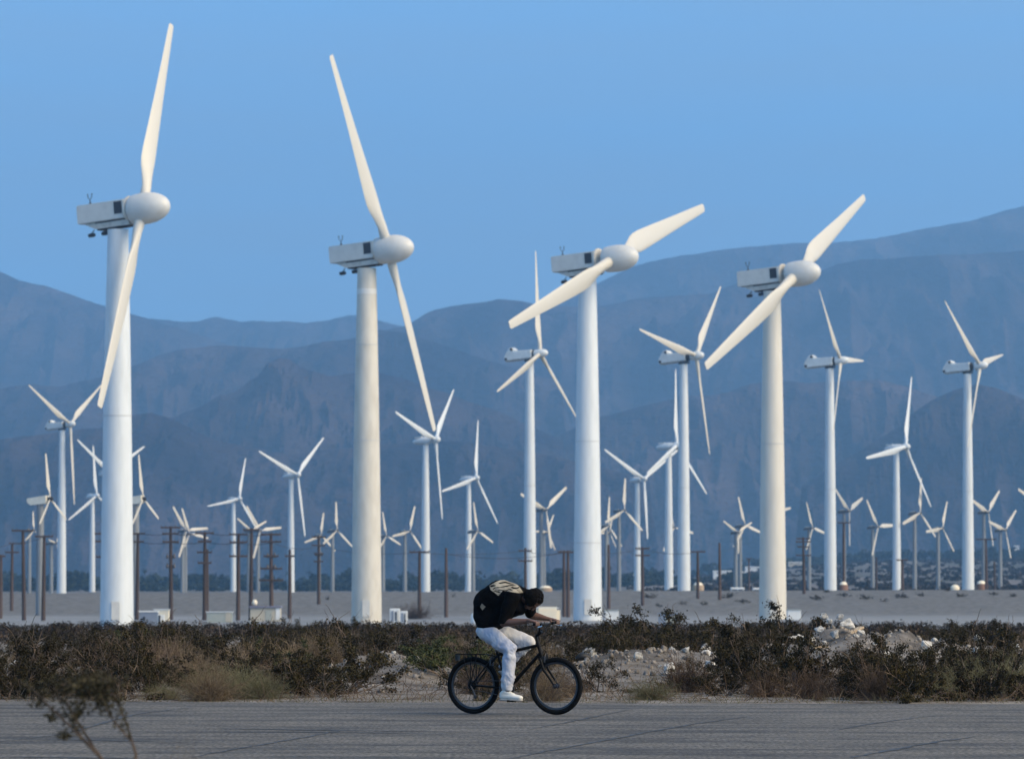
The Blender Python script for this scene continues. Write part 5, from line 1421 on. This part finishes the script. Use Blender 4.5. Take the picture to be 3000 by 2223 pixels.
# brakes
for c, nm in ((cr + Vector((.045, 0, -.015)), 0), (Vector((.23, 0, .60)), 1)):
    mb = MB()
    for s_ in (-1, 1): mb.tube([c + Vector((0, s_ * .035, -.035)), c + Vector((.006, s_ * .04, .03)), c + Vector((.01, s_ * .01, .07))], [.010, .009, .006], 6)
    mb.build('brake', M['dull'], bike, 40)

# ---- rider
def ell(c, r, n=18, R=None):
    c = Vector(c); r = (r, r, r) if not hasattr(r, '__len__') else r
    pts = []
    for i in range(n):
        z = 1 - 2 * (i + .5) / n
        for j in range(n):
            t = 2 * math.pi * (j + .5 * (i % 2)) / n; q = math.sqrt(max(0, 1 - z * z))
            v = Vector((q * math.cos(t) * r[0], q * math.sin(t) * r[1], z * r[2]))
            pts.append(c + (R @ v if R is not None else v))
    return pts
def blob(name, groups, voxel, smooth_it, mat_, parent=None, disp=None):
    """one continuous skin over hulls of ellipsoids"""
    bm = bmesh.new()
    for g in groups:
        b2 = bmesh.new()
        for p in g: b2.verts.new(p)
        r = bmesh.ops.convex_hull(b2, input=b2.verts)
        bmesh.ops.delete(b2, geom=[v for v in b2.verts if not v.link_faces], context='VERTS')
        t = bpy.data.meshes.new('t'); b2.to_mesh(t); b2.free(); bm.from_mesh(t); bpy.data.meshes.remove(t)
    bmesh.ops.recalc_face_normals(bm, faces=bm.faces)
    me = bpy.data.meshes.new(name); bm.to_mesh(me); bm.free()
    o = bpy.data.objects.new(name, me); COL.objects.link(o)
    md = o.modifiers.new('r', 'REMESH'); md.mode = 'VOXEL'; md.voxel_size = voxel
    sm_ = o.modifiers.new('s', 'SMOOTH'); sm_.factor = .5; sm_.iterations = smooth_it
    dg = bpy.context.evaluated_depsgraph_get(); me2 = bpy.data.meshes.new_from_object(o.evaluated_get(dg))
    me2.name = name; bpy.data.objects.remove(o); bpy.data.meshes.remove(me)
    if disp:
        me2.update(); nr = [v.normal.copy() for v in me2.vertices]
        for v, n_ in zip(me2.vertices, nr): v.co += n_ * disp(v.co)
    me2.materials.clear(); me2.materials.append(mat_)
    me2.polygons.foreach_set('use_smooth', [True] * len(me2.polygons)); me2.update()
    return link(name, me2, parent)
M['skin'] = mat('brown skin', (.085, .042, .028), .55, (.12, .062, .042), 9, 3)
M['hair'] = mat('black hair', (.004, .0035, .0035), .9, spec=.1, bump=.6, bscale=60)
M['shirt'] = mat('black shirt', (.0016, .0016, .002), .95, (.004, .004, .005), 5, 4, bump=.3, bscale=30, spec=.05)
M['print'] = mat('pale shirt print', (.19, .17, .135), .85, (.33, .30, .24), 14, 4, spec=.2)
M['trousers'] = mat('washed white denim', (.36, .39, .48), .85, (.56, .545, .525), 5, 9, (1, 1, .6), .34, .60, bump=.15, bscale=40, spec=.2)
M['shoe'] = mat('white leather', (.68, .66, .60), .5, (.56, .54, .48), 9, 4)
M['sole'] = mat('grey sole', (.40, .38, .35), .7)
HC = Vector((.758, 0, 1.328)); fN = Vector((.30, 0, -.954)); cN = Vector((.954, 0, .30)); HR = Matrix(((cN.x, 0, -fN.x), (0, 1, 0), (cN.z, 0, -fN.z)))  # x to crown, z to the back of the head
def hp(c, l, f): return HC + cN * c + Vector((0, l, 0)) + fN * f
hipR, hipL = Vector((.205, -.085, .975)), Vector((.205, .085, .975))
knR, knL = Vector((.525, -.115, .755)), Vector((.655, .115, .835))
anR, anL = Vector((.490, -.122, .262)), Vector((.315, .118, .535))
shR, shL = Vector((.585, -.175, 1.365)), Vector((.600, .175, 1.365))
elR, elL = Vector((.512, -.262, 1.062)), Vector((.628, .245, 1.150))
wrR, wrL = Vector((.822, -.262, 1.086)), Vector((.812, .262, 1.112))
G = []
# torso core, limbs, neck
G += [ell((.21, 0, 1.03), (.11, .14, .10)) + ell((.20, 0, 1.22), (.10, .13, .10)), ell((.20, 0, 1.22), (.10, .13, .10)) + ell((.34, 0, 1.37), (.12, .15, .11)), ell((.34, 0, 1.37), (.12, .15, .11)) + ell((.56, 0, 1.37), (.09, .15, .09)),
      ell((.56, .12, 1.37), .07) + ell((.56, -.12, 1.37), .07)]
for hip, kn, an in ((hipR, knR, anR), (hipL, knL, anL)): G += [ell(hip, .085) + ell(kn, .055), ell(kn, .055) + ell(an, .036)]
G += [ell(anR, .036) + ell((.56, -.125, .205), .03), ell(anL, .036) + ell((.38, .12, .49), .03)]
for sh, el, wr in ((shR, elR, wrR), (shL, elL, wrL)): G += [ell(sh, .062) + ell(el, .044), ell(el, .045) + ell(el.lerp(wr, .35), .046), ell(el.lerp(wr, .35), .046) + ell(wr, (.029, .032, .027))]
G += [ell((.60, 0, 1.405), .062) + ell(hp(-.06, 0, -.02), .056)]
# head
G += [ell(hp(.02, 0, -.012), (.105, .076, .098), R=HR), ell(hp(-.02, 0, .03), (.075, .066, .055), R=HR) + ell(hp(-.098, 0, .050), (.022, .030, .026), R=HR), ell(hp(.045, 0, .055), (.045, .058, .03), R=HR)]
G += [ell(hp(.018, 0, .085), (.012, .010, .014), R=HR) + ell(hp(-.030, 0, .108), (.014, .017, .014), R=HR), ell(hp(-.066, 0, .085), (.014, .024, .012), R=HR)]
for s_ in (-1, 1): G += [ell(hp(-.01, s_ * .078, -.005), (.030, .010, .018), R=HR), ell(hp(.028, s_ * .03, .080), (.010, .022, .010), R=HR)]
# hands closed on the grips
def hand(wr, g_, s_):
    out = [ell(wr, (.029, .030, .025)) + ell(g_ + Vector((-.045, s_ * .008, .040)), (.030, .042, .018)), ell(g_ + Vector((-.045, s_ * .008, .040)), (.028, .042, .017)) + ell(g_ + Vector((-.012, s_ * .004, .038)), (.012, .044, .013))]
    for i, (y, ln) in enumerate(((-.036, .95), (-.012, 1.05), (.012, 1.0), (.036, .85))):
        k0 = g_ + Vector((-.008, s_ * (y + .004), .036)); k1 = g_ + Vector((.030 * ln, s_ * y, .024)); k2 = g_ + Vector((.034 * ln, s_ * y, -.010)); k3 = g_ + Vector((.010, s_ * y, -.028 * ln))
        for a, b, ra, rb in ((k0, k1, .0098, .0092), (k1, k2, .0092, .0086), (k2, k3, .0086, .0078)): out.append(ell(a, ra, 10) + ell(b, rb, 10))
    t0 = g_ + Vector((-.055, -s_ * .030, .030)); t1 = g_ + Vector((-.030, -s_ * .062, .012)); t2 = g_ + Vector((.004, -s_ * .066, -.020))
    out += [ell(t0, .014, 10) + ell(t1, .0115, 10), ell(t1, .0112, 10) + ell(t2, .0092, 10)]
    return out
G += hand(wrR, GR, -1) + hand(wrL, GL, 1)
person = blob('person', G, .0046, 3, M['skin'])
person.matrix_world = BM
tag(person, 'person in black shirt and white trousers bent low over the handlebars', 'person')
for s_ in (-1, 1):
    mb = MB(); mb.lathe([(0, -.010), (.007, -.007), (.010, 0), (.007, .007), (0, .010)], 10, 'z', hp(.012, s_ * .030, .079)); mb.build('eye', M['hair'], person, 60)
hair = blob('hair', [ell(hp(.030, 0, -.026), (.118, .094, .106), R=HR), ell(hp(-.01, 0, -.06), (.09, .084, .066), R=HR), ell(hp(.085, 0, .03), (.042, .066, .045), R=HR)] +
            [ell(hp(.015, s_ * .072, .012), (.085, .022, .068), R=HR) for s_ in (-1, 1)], .006, 3, M['hair'], person, lambda c: .006 * noise.noise(c * 38) + .004 * noise.noise(c * 90))
def shirt_fold(c):
    return .010 * noise.noise(Vector((c.x * 6, c.y * 5, c.z * 9))) + .006 * noise.noise(Vector((c.x * 17 + c.z * 9, c.y * 11, c.z * 14)))
SG = [ell((.205, 0, 1.035), (.150, .185, .085)) + ell((.185, 0, 1.16), (.175, .185, .12)),
      ell((.185, 0, 1.16), (.175, .185, .12)) + ell((.205, 0, 1.30), (.192, .19, .16)),
      ell((.205, 0, 1.30), (.192, .19, .16)) + ell((.345, 0, 1.375), (.18, .195, .192)),
      ell((.345, 0, 1.375), (.18, .195, .192)) + ell((.54, 0, 1.385), (.125, .185, .115)),
      ell((.54, 0, 1.385), (.11, .15, .10)) + ell((.635, 0, 1.405), (.065, .085, .07)),
      ell((.36, 0, 1.20), (.14, .15, .12)) + ell((.50, 0, 1.31), (.13, .16, .12)),
      ell((.50, 0, 1.31), (.13, .16, .12)) + ell((.575, -.02, 1.225), (.10, .12, .075)),
      ell((.36, 0, 1.20), (.14, .15, .12)) + ell((.575, -.02, 1.225), (.09, .12, .07)),
      ell((.25, 0, 1.04), (.14, .17, .07)) + ell((.36, 0, 1.16), (.14, .16, .10))]
for sh, el in ((shR, elR), (shL, elL)): SG += [ell(sh, .092) + ell(sh.lerp(el, .55), (.082, .075, .08)), ell(sh.lerp(el, .55), (.082, .075, .08)) + ell(sh.lerp(el, .93), (.070, .066, .055))]
shirt = blob('shirt', SG, .0085, 5, M['shirt'], person, shirt_fold)
def tr_fold(c):
    kneeb = math.exp(-((c.z - .74) / .10) ** 2) + .8 * math.exp(-((c.z - .38) / .12) ** 2) + .35
    a = noise.noise(Vector((c.x * 13 + c.z * 8, c.y * 9, c.z * 13 - c.x * 10))); b = noise.noise(Vector((c.x * 30, c.y * 22, c.z * 26 + c.x * 20)))
    return kneeb * (.015 * a - .009 * abs(b)) + .003 * b
TG = [ell((.20, 0, 1.00), (.130, .165, .085)) + ell((.205, -.07, .965), (.135, .105, .075)), ell((.20, 0, 1.00), (.130, .165, .085)) + ell((.205, .07, .965), (.135, .105, .075)), ell((.20, 0, 1.05), (.12, .15, .06)) + ell((.20, 0, .98), (.13, .16, .07))]
for hip, kn, an, hem, rh in ((hipR + Vector((.01, 0, -.02)), knR, anR, .05, .062), (hipL + Vector((.01, 0, 0)), knL, anL, .03, .062)):
    mid = kn.lerp(an, .45); mid2 = kn.lerp(an, .72); e = kn.lerp(an, .94)
    TG += [ell(hip, (.125, .10, .105)) + ell(hip.lerp(kn, .55), (.105, .092, .098)), ell(hip.lerp(kn, .55), (.105, .092, .098)) + ell(kn, (.082, .078, .082)), ell(kn, (.082, .078, .082)) + ell(mid, (.080, .072, .06)), ell(mid, (.080, .072, .06)) + ell(mid2, (.082, .074, .05)), ell(mid2, (.080, .072, .05)) + ell(e, (rh, .058, .03))]
trousers = blob('trousers', TG, .0085, 3, M['trousers'], person, tr_fold)
def shoe(heel, ball, toe, collar, up):
    s = blob('shoe', [ell(heel, (.042, .036, .045)) + ell(ball, (.055, .044, .036)), ell(ball, (.055, .044, .036)) + ell(toe, (.040, .040, .030)), ell(heel + up * .02, (.042, .036, .04)) + ell(collar, (.046, .040, .035)), ell(collar, (.044, .038, .03)) + ell(ball + up * .015, (.03, .03, .03))], .006, 3, M['shoe'], person)
    d = -up
    o = blob('sole', [ell(heel + d * .042, (.045, .037, .012)) + ell(ball + d * .034, (.056, .044, .012)), ell(ball + d * .034, (.056, .044, .012)) + ell(toe + d * .026, (.042, .040, .012))], .006, 2, M['sole'], s)
    for k in range(4):
        c = collar.lerp(ball, .25 + .17 * k) + up * (.052 - .004 * k)
        mb = MB(); mb.tube([c + Vector((0, -.024, -.006)), c + Vector((0, 0, .002)), c + Vector((0, .024, -.006))], .0035, 5); mb.build('lace', M['sole'], s, 60)
UP = Vector((0, 0, 1))
shoe(Vector((.438, -.124, .213)), Vector((.575, -.128, .205)), Vector((.655, -.130, .196)), Vector((.468, -.124, .262)), UP)
ul = Vector((.66, 0, .75))
shoe(Vector((.335, .120, .525)), Vector((.395, .128, .468)), Vector((.440, .130, .428)), Vector((.325, .120, .560)), ul)
# the big pale print on the back and the small pale patch at the waist: flat print laid on the cloth
def print_on(name, polys, holes=(), step=.0055):
    """polygons in picture points, laid on the side of the shirt that faces across the road"""
    inv = BM.inverted()
    me = shirt.data; bvh = BVHTree.FromPolygons([v.co for v in me.vertices], [tuple(p.vertices) for p in me.polygons])
    Yd = rear.y - .2
    o0 = inv @ Vector((0, 0, CAM_H))
    def hit(px, py):
        q = inv @ P(px, py, Yd); d = (q - o0).normalized()
        h = bvh.ray_cast(o0, d); return (h[0] + h[1] * .0045) if h[0] else None
    def inside(x, y, pg):
        c = False; j = len(pg) - 1
        for i in range(len(pg)):
            if (pg[i][1] > y) != (pg[j][1] > y) and x < (pg[j][0] - pg[i][0]) * (y - pg[i][1]) / (pg[j][1] - pg[i][1]) + pg[i][0]: c = not c
            j = i
        return c
    st = .9; allp = [p for pg in polys for p in pg]
    x0, x1, y0, y1 = min(p[0] for p in allp), max(p[0] for p in allp), min(p[1] for p in allp), max(p[1] for p in allp)
    nx_, ny_ = int((x1 - x0) / st) + 2, int((y1 - y0) / st) + 2; vid = {}; vs = []; fs = []
    def vert(i, j):
        if (i, j) not in vid:
            h = hit(x0 + i * st, y0 + j * st); vid[(i, j)] = None if h is None else len(vs)
            if h is not None: vs.append(h)
        return vid[(i, j)]
    for i in range(nx_):
        for j in range(ny_):
            cx, cy = x0 + (i + .5) * st, y0 + (j + .5) * st
            if any(inside(cx, cy, pg) for pg in polys) and not any(inside(cx, cy, pg) for pg in holes):
                q = [vert(i, j), vert(i + 1, j), vert(i + 1, j + 1), vert(i, j + 1)]
                if None not in q and max((vs[a] - vs[b]).length for a in q for b in q) < .03: fs.append(tuple(q))
    mb = MB(); mb.add(vs, fs); return mb.build(name, M['print'], shirt, 180)
za = lambda L: [(1380 + x / 8.577, 1680 + y / 8.577) for x, y in L]
print_on('back_print', [za([(470, 300), (640, 205), (760, 160), (850, 160), (930, 195), (1060, 235), (1160, 285), (1210, 330), (1310, 470), (1200, 490), (1050, 470), (900, 440), (800, 430), (740, 500), (690, 555), (600, 480), (500, 415), (480, 360)])],
         [za([(540, 385), (600, 345), (760, 335), (900, 300), (1000, 285), (1130, 290), (1140, 300), (1000, 310), (900, 335), (760, 352), (620, 362), (560, 400)]),
          za([(1000, 345), (1060, 330), (1070, 355), (1160, 350), (1200, 330), (1215, 345), (1170, 385), (1070, 385), (1010, 365)]),
          za([(600, 400), (760, 410), (900, 415), (960, 385), (1060, 430), (1040, 440), (960, 410), (900, 432), (740, 425), (610, 412)]),
          za([(690, 235), (860, 205), (980, 245), (1080, 275), (960, 268), (860, 238), (720, 262)]), za([(480, 300), (560, 285), (640, 300), (560, 330), (500, 345)]), za([(560, 430), (700, 440), (760, 460), (700, 478), (620, 462)])])
print_on('waist_print', [za([(275, 745), (372, 825), (290, 912), (232, 830)])])
